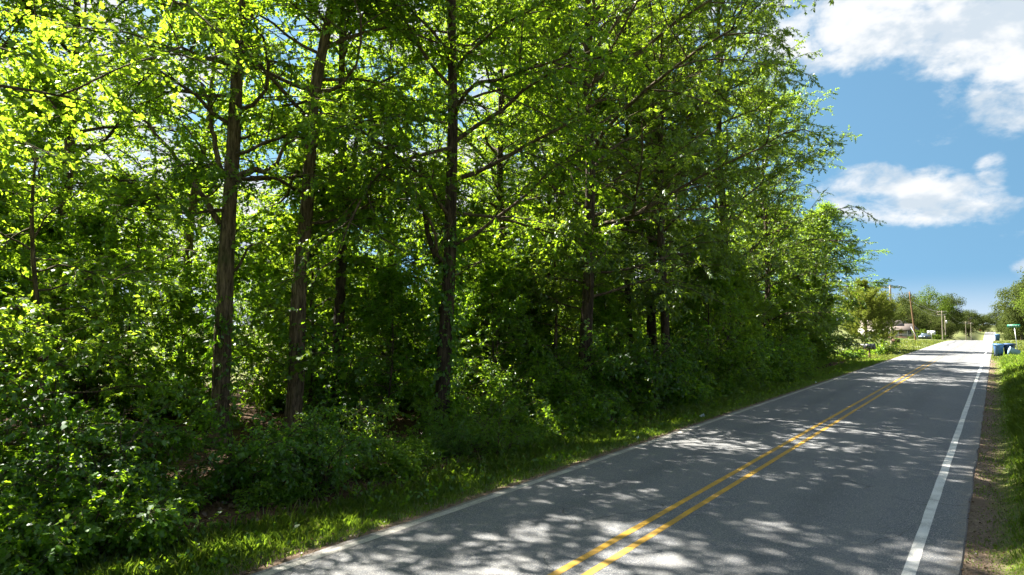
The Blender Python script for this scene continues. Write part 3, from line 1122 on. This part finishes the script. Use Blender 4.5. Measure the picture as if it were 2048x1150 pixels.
fa = far_tree(61, 11, 4.8, 1.2, 'far_leaf', 13000, .29)
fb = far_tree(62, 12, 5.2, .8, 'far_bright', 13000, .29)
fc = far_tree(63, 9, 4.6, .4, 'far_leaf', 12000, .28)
far_spots = [
    # source, x, y, scale, zscale, label
    (0, -39, 262, 1.25, 1.35, 'brownish green tree directly above the house roof'),
    (0, -31, 264, 1.25, 1.35, 'tall olive tree just behind the rust-brown leaning pole'),
    (2, -22, 250, 1.15, 1.2, 'dark green tree to the right of the house behind the parked car'),
    (0, -24, 272, 1.15, 1.45, 'olive tree between the house and the pair of grey poles'),
    (2, -17.5, 262, 1.0, 1.0, 'dark bushy tree low behind the two grey poles'),
    (1, -22.5, 330, 1.4, 1.7, 'tall bright green tree rising over the two grey poles'),
    (0, -19.5, 400, 1.6, 1.9, 'rounded tree nearest the gap of sky over the road'),
    (2, -17.5, 330, 1.2, 1.1, 'deep green tree under the rounded crown by the sky gap'),
    (2, -14, 258, .75, .75, 'small dark tree beside the far pole left of the road'),
    (0, -14, 520, 1.5, 1.5, 'hazy tree at the far end of the road, left of the asphalt'),
    (2, -9, 690, 1.7, 1.5, 'distant tree closing the view at the end of the road'),
    (0, 1, 720, 1.7, 1.6, 'distant tree closing the view to the right of the road end'),
    (2, -20, 640, 1.7, 1.6, 'low distant tree left of the road end behind the orange sign'),
    (0, 6.6, 168, 1.0, 1.2, 'big rounded tree over the blue bins right of the road'),
    (2, 9.4, 182, 1.25, 1.7, 'tallest dark tree at the right edge of the view'),
    (1, 8.0, 138, .85, .85, 'yellow-green tree behind the green street sign'),
    (0, 5.4, 215, 1.05, 1.35, 'tree with a rounded crown reaching nearest to the far road'),
    (2, 5.6, 262, 1.0, 1.3, 'tree behind the rounded crown bordering the far road'),
    (0, 6.2, 400, 1.2, 1.3, 'far tree along the right side of the sunken road'),
]
fsrc, fused = [fa, fb, fc], [False] * 3
for k, x, y, s, szv, lab in far_spots:
    o = fsrc[k] if not fused[k] else copy_tree(fsrc[k])
    fused[k] = True
    place(o, x, y, (x * 7 + y) % 6.28, s, lab, 'trees around the far houses', None, 'tree', szv)
bush = grow_shrub(71, 1.5, 1.2, 'far_bright', OVATE, .2, 12, 6, 16, 'bush')
place(bush, -16.5, 225, 0, 1.9, 'round yellow-green bush beside the far pole', None, None, 'bush')
b2 = copy_tree(bush)
place(b2, -13.8, 243, 1, 1.3, 'low dark bush right of the yellow-green one', None, None, 'bush')
b3 = copy_tree(sh[2])
place(b3, -13.9, 135, 1, .32, 'dark green hedge bush in front of the house porch', None, None, 'bush')
b4 = copy_tree(sh[0])
place(b4, -13.2, 127, 2, .3, 'smaller dark bush beside the dark mailbox and the porch', None, None, 'bush')
b5 = copy_tree(sh[3])
place(b5, -9.9, 76.5, 0, 1.1, 'weedy bush under the cedar branches beside the road', None, None, 'bush')
b6 = copy_tree(sh[0])
place(b6, -9.3, 81.5, 0, .75, 'scrubby bush at the cedar foot near the brown mailbox', None, None, 'bush')
b7 = copy_tree(sh[1])
place(b7, -10.9, 69.5, 0, .8, 'weedy bush half covering the black mailbox pair', None, None, 'bush')

# ------------------------------------------------------------------ grass, weeds and litter


def blades(name, n, xf, yr, hgt, matn, label, seed, wid=.0055, lean=.45, dens=None, cat='grass'):
    r = np.random.default_rng(seed)
    u = r.random(n)
    # denser near the camera
    y = yr[0] + (yr[1] - yr[0]) * u ** 1.7
    x = xf(y, r)
    ok = np.ones(n, bool)
    if dens is not None:
        ok = dens(x, y, r)
    x, y = x[ok], y[ok]
    n = len(x)
    z = gz(x, y) - .01
    clump = .55 + .45 * np.sin(x * 3.1 + np.sin(y * 1.3) * 2) * np.sin(y * 2.3 + np.sin(x * 2.2) * 2)
    h = hgt(x, y, r) * (.45 + .75 * r.random(n)) * (.6 + .6 * clump)
    a = r.random(n) * 6.28
    d = np.stack([np.cos(a), np.sin(a), np.zeros(n)], -1)
    sd = np.stack([-np.sin(a), np.cos(a), np.zeros(n)], -1)
    P = np.stack([x, y, z], -1)
    ln = (lean * (.3 + r.random(n)) * h)[:, None]
    w = (wid * (.7 + .6 * r.random(n)) * (1 + y / 28))[:, None]
    up = np.array([0, 0, 1.])
    hh = h[:, None]
    mid = P + up * hh * .6 + d * ln * .35
    tip = P + up * hh * (.95 - .25 * r.random((n, 1))) + d * ln
    V = np.stack([P - sd * w, P + sd * w, mid + sd * w * .75, tip, mid - sd * w * .75], 1)
    mb = MB()
    mb.add(V.reshape(-1, 3), np.arange(5 * n), np.full(n, 5), r.random(n))
    o = mb.build(name, M[matn])
    tag(o, label, cat, None, 'stuff')


def left_dens(x, y, r):
    patch = np.sin(y * .9 + 1) * np.sin(y * .37 + x) + .35 * np.sin(y * 2.7 + x * 3)
    edge = smooth((-7.45 - x) / .4) * (1 - .9 * smooth((-9.6 - x) / .7))
    return r.random(len(x)) < np.clip(edge * (.85 + .4 * patch), .02, 1)


blades('verge_grass', 105000, lambda y, r: -7.42 - 3.1 * r.random(len(y)), (2, 70), lambda x, y, r: .11 + .15 * smooth((-7.9 - x) / .8),
       'grass', 'green grass strip between the road and the wood', 81, dens=left_dens)


def right_dens(x, y, r):
    patch = np.sin(y * 1.3) * np.sin(y * .43 + 2) + .4 * np.sin(y * 3.1 + x * 2)
    return r.random(len(x)) < np.clip(smooth((x + .40) / .45) * (.85 + .3 * patch) + (.45 * (patch > .25)) * (x > -.42), 0, 1)


blades('verge_grass', 60000, lambda y, r: -.42 + (1.3 + y * .045) * r.random(len(y)), (4.5, 84),
       lambda x, y, r: .06 + .26 * smooth((x - .05) / .5), 'grass', 'tall green grass on the bank right of the road', 82, wid=.005, dens=right_dens)
blades('verge_grass', 14000, lambda y, r: -7.5 - 6.5 * r.random(len(y)) ** 1.5, (66, 150), lambda x, y, r: .2 + .1 * smooth((-8 - x) / 1.5),
       'dry_grass', 'sunny yellowish grass along the road past the wood', 83, wid=.009)
blades('verge_grass', 9000, lambda y, r: -.4 + (2.5 + y * .03) * r.random(len(y)), (70, 150), lambda x, y, r: .12 + .12 * smooth((x) / .8),
       'dry_grass', 'sunlit yellowish grass around the blue bins', 84, wid=.009)


def weeds():
    r = np.random.default_rng(85)
    mb = MB()
    n = 2100
    y = 2 + 62 * r.random(n) ** 1.5
    x = -7.95 - 2.3 * r.random(n) ** .8
    keep = (np.sin(y * 1.1) * np.sin(y * .41 + 1) + r.normal(size=n) * .4) > -.25
    x, y = x[keep], y[keep]
    P = np.stack([x, y, gz(x, y)], -1)
    T = np.tile(np.array([0, 0, 1.]), (len(x), 1))
    sprays(mb, None, P, T, r, .24, 9, .075, OVATE, spread=.5, flat=.6, hang=.1)
    tag(mb.build('verge_weeds', M['shrub_leaf']), 'broad-leaved weeds in the grass below the thicket', 'weeds', None, 'stuff')


weeds()


def litter():
    r = np.random.default_rng(86)
    n = 16000
    y = -1 + 50 * r.random(n) ** 1.5
    x = -8.9 - 8 * r.random(n) ** 1.3
    P = np.stack([x, y, gz(x, y) + .012 + .03 * r.random(n)], -1)
    N = unit(np.array([0, 0, 1.]) + r.normal(size=(n, 3)) * .45)
    Y = unit(np.cross(N, r.normal(size=(n, 3))))
    mb = MB()
    mb.leaves(P, Y, N, .06 + .07 * r.random(n), OVATE, r.random(n))
    tag(mb.build('leaf_litter', M['litter']), 'brown fallen leaves on the wood floor', 'leaf litter', None, 'stuff')
    n = 7000
    y = 5 + 60 * r.random(n) ** 1.8
    x = np.where(r.random(n) < .65, -.48 + .62 * r.random(n), -7.45 - .5 * r.random(n))
    P = np.stack([x, y, np.maximum(gz(x, y), -.02) + .004], -1)
    N = unit(np.array([0, 0, 1.]) + r.normal(size=(n, 3)) * .4)
    Y = unit(np.cross(N, r.normal(size=(n, 3))))
    mb = MB()
    mb.leaves(P, Y, N, .018 + .035 * r.random(n) ** 2, OVATE, r.random(n))
    tag(mb.build('shoulder_debris', M['litter']), 'bits of dead leaf and bark scattered on the dirt shoulders', 'debris', None, 'stuff')


litter()

# ------------------------------------------------------------------ poles, wires, signs
M['steel'] = simple('galvanised_steel', (.42, .43, .44), .45, .5, .7, .15, 30)
M['dark_steel'] = simple('dark_steel', (.05, .05, .055), .5, .5, .5)
M['white_sign'] = simple('white_sign_face', (.5, .51, .53), .5, .4, 0, .06, 6)
M['green_sign'] = simple('green_sign_face', (.02, .22, .13), .45, .4, 0, .08, 6)
M['orange_sign'] = simple('orange_sign_face', (.75, .25, .05), .5, .4)
M['insul'] = simple('porcelain', (.35, .33, .31), .3, .6)
M['wire'] = simple('weathered_wire', (.22, .22, .22), .6)
M['timber'] = bark_mat('timber', (.11, .075, .045), (.26, .19, .12), .1, 12)


def pole(x, y, h, m, label, arms=1, lean=(0, 0), transformer=False, guy=False, zoff=0.0):
    root = empty('utility_pole', (x, y, float(gz(x, y)) + zoff))
    z = np.linspace(-.5, h, 12)
    path = np.stack([lean[0] * z / h, lean[1] * z / h, z], -1)
    mb = MB()
    mb.tubes(path, np.linspace(.17, .11, 12), 10, cap=True)
    mb.build('pole', M[m], root, smooth=False)
    tops = []
    for i in range(arms):
        za = h - .35 - i * .75
        cx, cyy = lean[0] * za / h, lean[1] * za / h
        a = MB()
        a.box(cx - 1.2, cx + 1.2, cyy + .12, cyy + .22, za - .06, za + .06)
        arm = a.build('crossarm', M[m], root)
        for dx in (-1.1, -.5, .5, 1.1):
            q = MB()
            q.tubes([(cx + dx, cyy + .17, za + .06), (cx + dx, cyy + .17, za + .12), (cx + dx, cyy + .17, za + .2), (cx + dx, cyy + .17, za + .25)], [.025, .055, .05, .02], 8, cap=True)
            q.build('insulator', M['insul'], arm)
            tops.append((x + cx + dx, y + cyy + .17, root.location.z + za + .25))
    if transformer:
        t = MB()
        t.tubes([(.34, 0, h - 2.3), (.34, 0, h - 2.25), (.34, 0, h - 1.45), (.34, 0, h - 1.35)], [.2, .23, .23, .12], 14, cap=True)
        t.build('transformer', M['steel'], root, smooth=False)
    if guy:
        g = MB()
        g.tubes([(-.6, -.9, 2.6), (.55, -.55, -.1)], [.055, .06], 8, cap=True)
        g.build('guy_guard', M['white_sign'], root)
    tag(root, label, 'utility pole', 'utility poles along the road')
    return tops


pA = pole(-12.2, 111, 8.6, 'pole_grey', 'pole whose crossarm shows just above the cedar', 1)
pB = pole(-12.0, 144, 9.0, 'pole', 'rust-brown leaning pole standing in front of the house', 0, (-.75, 0), guy=True)
pC = pole(-12.6, 232, 8.6, 'pole_grey', 'grey pole with two crossarms, left one of the close pair', 2)
pD = pole(-12.6, 246, 7.6, 'pole_grey', 'grey pole with a transformer, right one of the close pair', 0, transformer=True)
pE = pole(-12.5, 415, 10.5, 'pole_grey', 'distant grey pole with one crossarm left of the far road', 1)
pF = pole(-12.5, 500, 10.5, 'pole_grey', 'farthest grey pole near the end of the road', 1)


def wire(a, b, sag=.8, r=.028, where=''):
    t = np.linspace(0, 1, 14)[:, None]
    P = np.array(a) * (1 - t) + np.array(b) * t
    P[:, 2] -= sag * 4 * t[:, 0] * (1 - t[:, 0])
    mb = MB()
    mb.tubes(P, np.full(14, r), 4)
    tag(mb.build('power_line', M['wire']), 'thin power line ' + where, 'power line', 'power lines between the poles')


topB = [(-12.75, 144.1, 8.7), (-12.72, 144.1, 7.3)]
wire(pA[0], topB[0], where='from the cedar pole to the top of the rust-brown pole')
wire(pA[3], topB[1], where='from the cedar pole to the lower rust-brown pole fixing')
wire(topB[0], pC[0], where='from the rust-brown pole top to the upper grey crossarm')
wire(topB[1], pC[3], where='from the lower rust-brown fixing to the upper grey crossarm')
wire(topB[1], pC[7], 1.6, where='sagging lowest from the rust-brown pole to the grey pair')
wire(pC[0], pE[0], 2, where='from the grey pair to the distant pole, outer side')
wire(pC[3], pE[3], 2, where='from the grey pair to the distant pole, road side')
wire(pE[0], pF[0], where='between the two farthest poles, outer side')
wire(pE[3], pF[3], where='between the two farthest poles, road side')


def speed_sign():
    root = empty('road_sign', (-10.0, 151, float(gz(-10.0, 151))))
    p = MB()
    p.box(-.04, .04, -.03, .03, -.3, 1.9)
    p.build('post', M['steel'], root)
    for x0 in (-.66, .04):
        f = MB()
        f.prism([(x0 + .05, 1.1), (x0 + .57, 1.1), (x0 + .62, 1.15), (x0 + .62, 1.82), (x0 + .57, 1.87), (x0 + .05, 1.87), (x0, 1.82), (x0, 1.15)], 1, -.06, -.035)
        f.build('sign_panel', M['white_sign'], root)
    b = MB()
    b.box(-.6, .6, -.034, -.031, 1.45, 1.52)
    b.build('bracket', M['steel'], root)
    tag(root, 'twin white rectangular road signs on one post at the roadside', 'road sign')


speed_sign()


def street_sign():
    x, y = 1.4, 80.0
    root = empty('street_name_sign', (x, y, float(gz(x, y))))
    p = MB()
    p.tubes([(.25, 0, -.4), (0, 0, 2.8)], [.03, .028], 8, cap=True)
    p.build('post', M['steel'], root)
    f = MB()
    f.prism([(-.52, 2.62), (.44, 2.66), (.46, 2.68), (.45, 2.92), (.43, 2.94), (-.53, 2.9), (-.55, 2.88), (-.54, 2.64)], 1, -.045, -.03)
    f.build('name_panel', M['green_sign'], root)
    l = MB()
    r = np.random.default_rng(3)
    xx = -.42
    while xx < .33:               # the worn, unreadable white lettering: one short stroke group per letter
        w = .045 + .03 * r.random()
        l.box(xx, xx + .016, -.049, -.046, 2.72 + (xx + .5) * .04, 2.84 + (xx + .5) * .04)
        l.box(xx + .018, xx + w, -.049, -.046, 2.76 + (xx + .5) * .04, 2.79 + (xx + .5) * .04)
        xx += w + (.025 if r.random() < .8 else .09)
    l.build('lettering', M['white_sign'], root)['kind'] = 'stuff'
    c = MB()
    c.box(-.03, .03, -.05, .03, 2.56, 2.64)
    c.build('bracket', M['steel'], root)
    tag(root, 'green street name sign on a leaning thin post at the right edge', 'street sign')


street_sign()


def warning_sign():
    x, y = -10.0, 640.0
    root = empty('warning_sign', (x, y, float(gz(x, y))))
    p = MB()
    p.box(-.06, .06, -.05, .05, -.3, 3.2)
    p.build('post', M['steel'], root)
    f = MB()
    f.prism([(0, 1.6), (1.1, 2.7), (0, 3.8), (-1.1, 2.7)], 1, -.09, -.06)
    f.build('sign_panel', M['orange_sign'], root)
    tag(root, 'orange diamond warning sign beside the far end of the road', 'road sign')


warning_sign()

# ------------------------------------------------------------------ mailboxes and bins
M['black_metal'] = simple('black_painted_metal', (.035, .04, .05), .4, .5, .2, .2, 12)
M['brown_metal'] = simple('rusty_metal', (.10, .055, .035), .7, .3, .2, .35, 14)
M['bin_blue'] = simple('blue_bin_plastic', (.045, .12, .26), .5, .4, 0, .12, 5)
M['bin_navy'] = simple('navy_bin_plastic', (.025, .06, .15), .5, .4, 0, .12, 5)
M['bin_pale'] = simple('pale_blue_plastic', (.22, .36, .48), .5, .4, 0, .1, 5)
M['rubber'] = simple('black_rubber', (.02, .02, .02), .8, .2)


def mailbox_part(root, cx, z0, L, W, Hh, m, along=0):
    """arched-top box, door end facing the road (+x)"""
    prof_ = [(cx - W / 2, z0), (cx + W / 2, z0), (cx + W / 2, z0 + Hh * .55)]
    for i in range(1, 8):
        a = math.pi * i / 8
        prof_.append((cx + W / 2 * math.cos(a), z0 + Hh * .55 + Hh * .45 * math.sin(a)))
    prof_.append((cx - W / 2, z0 + Hh * .55))
    b = MB()
    b.prism(prof_, 0, -L / 2, L / 2)
    box = b.build('mailbox_body', M[m], root)
    d = MB()
    d.prism([((p - cx) * 1.05 + cx, (q - z0) * 1.03 + z0 - .005) for p, q in prof_], 0, L / 2 + .002, L / 2 + .02)
    d.build('door', M[m], box)
    f = MB()
    f.box(L * .1, L * .16, cx - W / 2 - .02, cx - W / 2 - .004, z0 + Hh * .3, z0 + Hh * .75)
    f.build('flag', M['brown_metal'], box)


def mailbox_pair():
    x, y = -9.6, 70.6
    root = empty('mailbox', (x, y, float(gz(x, y))), math.radians(-32))
    p = MB()
    p.box(-.05, .05, -.05, .05, -.3, .95)
    p.build('post', M['timber'], root)
    s = MB()
    s.box(-.28, .28, -.46, .46, .95, 1.0)
    s.build('shelf', M['timber'], root)
    mailbox_part(root, -.24, 1.0, .62, .40, .46, 'black_metal')
    mailbox_part(root, .24, 1.0, .62, .40, .46, 'black_metal')
    tag(root, 'pair of black arched mailboxes half sunk in weeds by the cedar', 'mailbox')


mailbox_pair()


def mailbox_brown():
    x, y = -9.0, 85.5
    root = empty('mailbox', (x, y, float(gz(x, y))), math.radians(-14))
    p = MB()
    p.box(-.05, .05, -.05, .05, -.3, 1.0)
    p.build('post', M['timber'], root)
    s = MB()
    s.prism([(-.4, 1.0), (.4, 1.0), (.4, 1.04), (-.4, 1.04)], 1, -.12, .12)
    s.build('shelf', M['timber'], root)
    mailbox_part(root, 0, 1.04, .74, .28, .36, 'brown_metal')
    tag(root, 'dark brown mailbox on a thin wooden post right of the cedar', 'mailbox')


mailbox_brown()


def wheelie_bin(x, y, rz, m, label, tip=None, s=1.0, grp='household bins by the road'):
    root = empty('wheelie_bin', (x, y, float(gz(x, y))), rz)
    b = MB()
    w0, w1, d0, d1, h = .24, .31, .27, .37, 1.0
    vs = [(-w0, -d0, .06), (w0, -d0, .06), (w0, d0, .06), (-w0, d0, .06), (-w1, -d1, h), (w1, -d1, h), (w1, d1, h), (-w1, d1, h)]
    b.add(vs, [0, 3, 2, 1, 0, 1, 5, 4, 1, 2, 6, 5, 2, 3, 7, 6, 3, 0, 4, 7], [4] * 5)
    body = b.build('body', M[m], root)
    r = MB()
    r.box(-w1 - .03, w1 + .03, -d1 - .03, d1 + .03, h - .04, h + .02)
    r.build('rim', M[m], body)
    for sx in (-1, 1):
        q = MB()
        q.box(sx * .12 - .05, sx * .12 + .05, -d0 - .045, -d0 - .012, .12, .26)
        q.build('foot_recess', M['rubber'], body)
    l = MB()
    l.prism([(-d1 - .06, h + .024), (d1 + .06, h + .024), (d1 + .05, h + .07), (.12, h + .12), (-.12, h + .12), (-d1 - .05, h + .06)], 0, -w1 - .05, w1 + .05)
    l.build('lid', M[m], root)
    hb = MB()
    hb.tubes([(-.22, d1 + .1, h - .02), (.22, d1 + .1, h - .02)], [.018, .018], 8, cap=True)
    hb.build('handle', M[m], root)
    for sx in (-1, 1):
        wv = MB()
        wv.tubes([(sx * .25 - .03, d0 + .05, .12), (sx * .25 + .03, d0 + .05, .12)], [.12, .12], 14, cap=True)
        wv.build('wheel', M['rubber'], root)
    root.scale = (s, s, s)
    if tip:
        root.rotation_euler = (tip, 0, rz)
        root.location.z += .34 * s
    tag(root, label, 'bin', grp)
    return root


wheelie_bin(.12, 78.2, math.radians(12), 'bin_blue', 'blue wheeled bin with a lit side, nearest the road edge', s=1.08)
wheelie_bin(.95, 78.5, math.radians(-20), 'bin_navy', 'dark navy wheeled bin standing against the lit blue bin', s=1.08)
wheelie_bin(1.75, 77.6, math.radians(95), 'bin_pale', 'pale blue bin lying tipped over in the grass', tip=math.radians(-72), s=.85)
wheelie_bin(.15, 166, math.radians(5), 'bin_blue', 'farther blue bin where the road drops away', s=1.25)

# bits of rubbish on the verge
M['can'] = simple('white_plastic', (.6, .66, .72), .35, .5)


def rubbish(x, y, s, label, seed):
    r = np.random.default_rng(seed)
    th = np.arange(9) * 2 * math.pi / 9
    rows = []
    for i, (rad, z) in enumerate(((.25, 0), (.5, .05), (.55, .5), (.62, .95), (.5, 1.0))):
        rr = rad * (1 + r.normal(size=9) * .22)
        rows.append(np.stack([np.cos(th) * rr, np.sin(th) * rr, np.full(9, z) + r.normal(size=9) * .08], -1))
    V = np.concatenate(rows) * s
    idx = np.arange(45).reshape(5, 9)
    q = np.stack([idx[:-1], np.roll(idx[:-1], -1, 1), np.roll(idx[1:], -1, 1), idx[1:]], -1).reshape(-1, 4)
    mb = MB()
    mb.add(V, q, np.full(len(q), 4))
    mb.add(V[:9], np.arange(9)[::-1], [9])
    o = mb.build('crumpled_cup', M['can'])
    o.location = (x, y, float(gz(x, y)) + s * .45)
    o.rotation_euler = (1.35, .2, seed)
    tag(o, label, 'litter')


rubbish(-8.05, 22.2, .12, 'crumpled pale cup lying in the verge grass across from the lane', 1)
rubbish(-7.95, 17.0, .07, 'small scrap of white plastic in the nearer verge grass', 2)
rubbish(-7.7, 38.0, .07, 'tiny white scrap at the road edge where the wood thins', 3)

# ------------------------------------------------------------------ house, car
M['shingle'] = simple('mauve_shingles', (.15, .125, .115), .85, .2, 0, .18, 9)
M['siding'] = simple('white_siding', (.62, .60, .56), .7, .3, 0, .06, 3)
M['brick_wall'] = simple('tan_brick', (.42, .27, .18), .85, .2, 0, .18, 22)
M['trim'] = simple('white_trim', (.72, .71, .69), .6, .3)
M['glass'] = simple('window_glass', (.05, .07, .09), .12, .8)
M['gravel'] = simple('gravel_drive', (.36, .35, .34), .95, .1, 0, .2, 12)


def house():
    x, y = -23.6, 229.3
    z = float(gz(x, y)) + .35
    root = empty('house', (x, y, z), math.radians(20))
    w = MB()
    w.box(-9, 4.2, 0, 8, 0, 2.7)
    w.prism([(0, 2.7), (8, 2.7), (4, 4.9)], 0, -9, 1.6)
    w.build('wall', M['siding'], root)
    rf = MB()
    rf.prism([(-.5, 2.62), (4, 5.05), (8.5, 2.62), (8.5, 2.8), (4, 5.25), (-.5, 2.8)], 0, -9.4, 2.0)
    roof = rf.build('roof', M['shingle'], root)
    pr = MB()
    pr.prism([(-2.6, 2.25), (3.0, 4.0), (6.5, 2.5), (6.5, 2.66), (3.0, 4.18), (-2.6, 2.42)], 0, -3.2, 4.9)
    pr.build('porch_roof', M['shingle'], root)
    ch = MB()
    ch.box(-4.6, -3.9, 3.5, 4.3, 4.6, 6.0)
    ch.build('chimney', M['brick_wall'], roof)
    fl = MB()
    fl.box(-3.0, 4.7, -2.4, -.01, .05, .35)
    fl.build('porch_floor', M['brick_wall'], root)
    for px in (-2.8, -.4, 2.0, 4.4):
        c = MB()
        c.box(px - .08, px + .08, -2.3, -2.14, .35, 2.34)
        c.build('porch_post', M['trim'], root)
    for px in (-7.4, -5.0, -1.6, 3.1):
        f = MB()
        f.box(px - .55, px + .55, -.06, -.003, .95, 2.25)
        wn = f.build('window', M['trim'], root)
        for sx in (-1, 1):
            g = MB()
            g.box(px + sx * .25 - .22, px + sx * .25 + .22, -.075, -.062, 1.03, 2.17)
            g.build('pane', M['glass'], wn)
    d = MB()
    d.box(.2, 1.15, -.06, -.003, .36, 2.4)
    dr = d.build('door', M['brick_wall'], root)
    k = MB()
    k.box(1.0, 1.06, -.1, -.062, 1.3, 1.36)
    k.build('handle', M['steel'], dr)
    rl = MB()
    rl.box(-2.7, 4.3, -2.28, -2.2, 1.1, 1.17)
    rail = rl.build('porch_rail', M['trim'], root)
    for i in range(24):
        b = MB()
        xx = -2.6 + i * .29
        b.box(xx, xx + .04, -2.26, -2.22, .35, 1.1)
        b.build('baluster', M['trim'], rail)
    tag(root, 'low house with a mauve shingle roof and porch beyond the cedar', 'house')


house()


def car(x, y, rz, label):
    root = empty('parked_car', (x, y, float(gz(x, y))), rz)
    m = M['car_paint'] = simple('silver_blue_paint', (.10, .13, .18), .3, .6, .4)
    b = MB()
    b.prism([(-2.2, .35), (2.2, .35), (2.25, .7), (1.9, .85), (1.0, .95), (-1.9, .98), (-2.25, .8)], 1, -.85, .85)
    b.build('body', m, root)
    c = MB()
    vs = []
    for xx, zz, w in ((-1.75, .97, .8), (1.0, .96, .8), (.35, 1.45, .62), (-1.2, 1.45, .62)):
        vs += [(xx, -w, zz), (xx, w, zz)]
    c.add(vs, [0, 2, 4, 6, 1, 7, 5, 3, 2, 3, 5, 4, 4, 5, 7, 6, 6, 7, 1, 0], [4] * 5)
    c.build('cabin', M['glass'], root)
    r = MB()
    r.box(-1.18, .33, -.6, .6, 1.452, 1.5)
    r.build('roof', m, root)
    for xx in (-1.4, 1.4):
        for s in (-1, 1):
            w = MB()
            w.tubes([(xx, s * .7, .33), (xx, s * .88, .33)], [.33, .33], 16, cap=True)
            wh = w.build('wheel', M['rubber'], root)
            h = MB()
            h.tubes([(xx, s * .882, .33), (xx, s * .9, .33)], [.2, .18], 12, cap=True)
            h.build('rim', M['steel'], wh)
    for s in (-1, 1):
        h = MB()
        h.box(2.2, 2.27, s * .6 - .15, s * .6 + .15, .6, .74)
        h.build('headlight', M['trim'], root)
    tag(root, label, 'car')


car(-15.5, 210, math.radians(-100), 'dark blue-grey car parked beside the house under dark trees')

dv = MB()
dv.add([(-7.5, 101, .0), (-7.5, 106, .0), (-30, 130, .0), (-32, 126, .0)], [0, 1, 2, 3], [4])
drv = dv.build('driveway', M['gravel'])
drv.location.z = float(gz(-20, 115)) + .04
tag(drv, 'pale gravel driveway leading from the road to the house', kind='structure')

# ------------------------------------------------------------------ labels that say which one
MARKS = [(-.66, 'the shaded trunk by bright leaves'), (-.432, 'the stout knobby trunk'), (-.32, 'the leaning trunk of the pair'),
         (-.10, 'the black vine-wrapped trunk'), (.03, 'the drooping narrow-leaved oak'), (.19, 'the three close trunks'),
         (.30, 'the crown-edge oak'), (.42, 'the low end trees')]
ORD = ['first', 'second', 'third', 'fourth', 'fifth', 'sixth', 'seventh', 'eighth', 'ninth', 'tenth', 'eleventh', 'twelfth', 'thirteenth', 'fourteenth', 'fifteenth', 'sixteenth',
       'seventeenth', 'eighteenth', 'nineteenth', 'twentieth', 'twenty-first', 'twenty-second', 'twenty-third', 'twenty-fourth', 'twenty-fifth']
rows = {}
for o in list(bpy.data.objects):
    if o.get('label') in ('trunk deep inside', 'sunny bushy tree at the back', 'bushy tree halfway in'):
        COUNTED.append((o, o['label'], ''))
for o, lab, how in COUNTED:
    x, y = o.location.x, o.location.y
    d = -x * math.sin(YAW) + y * math.cos(YAW)
    u = (x * math.cos(YAW) + y * math.sin(YAW)) / max(d, .5)
    ms = [m for m in MARKS if m[0] <= u]
    mark = ms[-1][1] if ms and d > 1 else None
    rows.setdefault((lab, mark), []).append((u, o))
for (lab, mark), lst in rows.items():
    for i, (u, o) in enumerate(sorted(lst, key=lambda t: t[0])):
        if mark is None:
            o['label'] = '%s %s left of all trunks in view' % (ORD[min(i, 24)], lab)
        else:
            o['label'] = '%s %s right of %s' % (ORD[min(i, 24)], lab, mark)
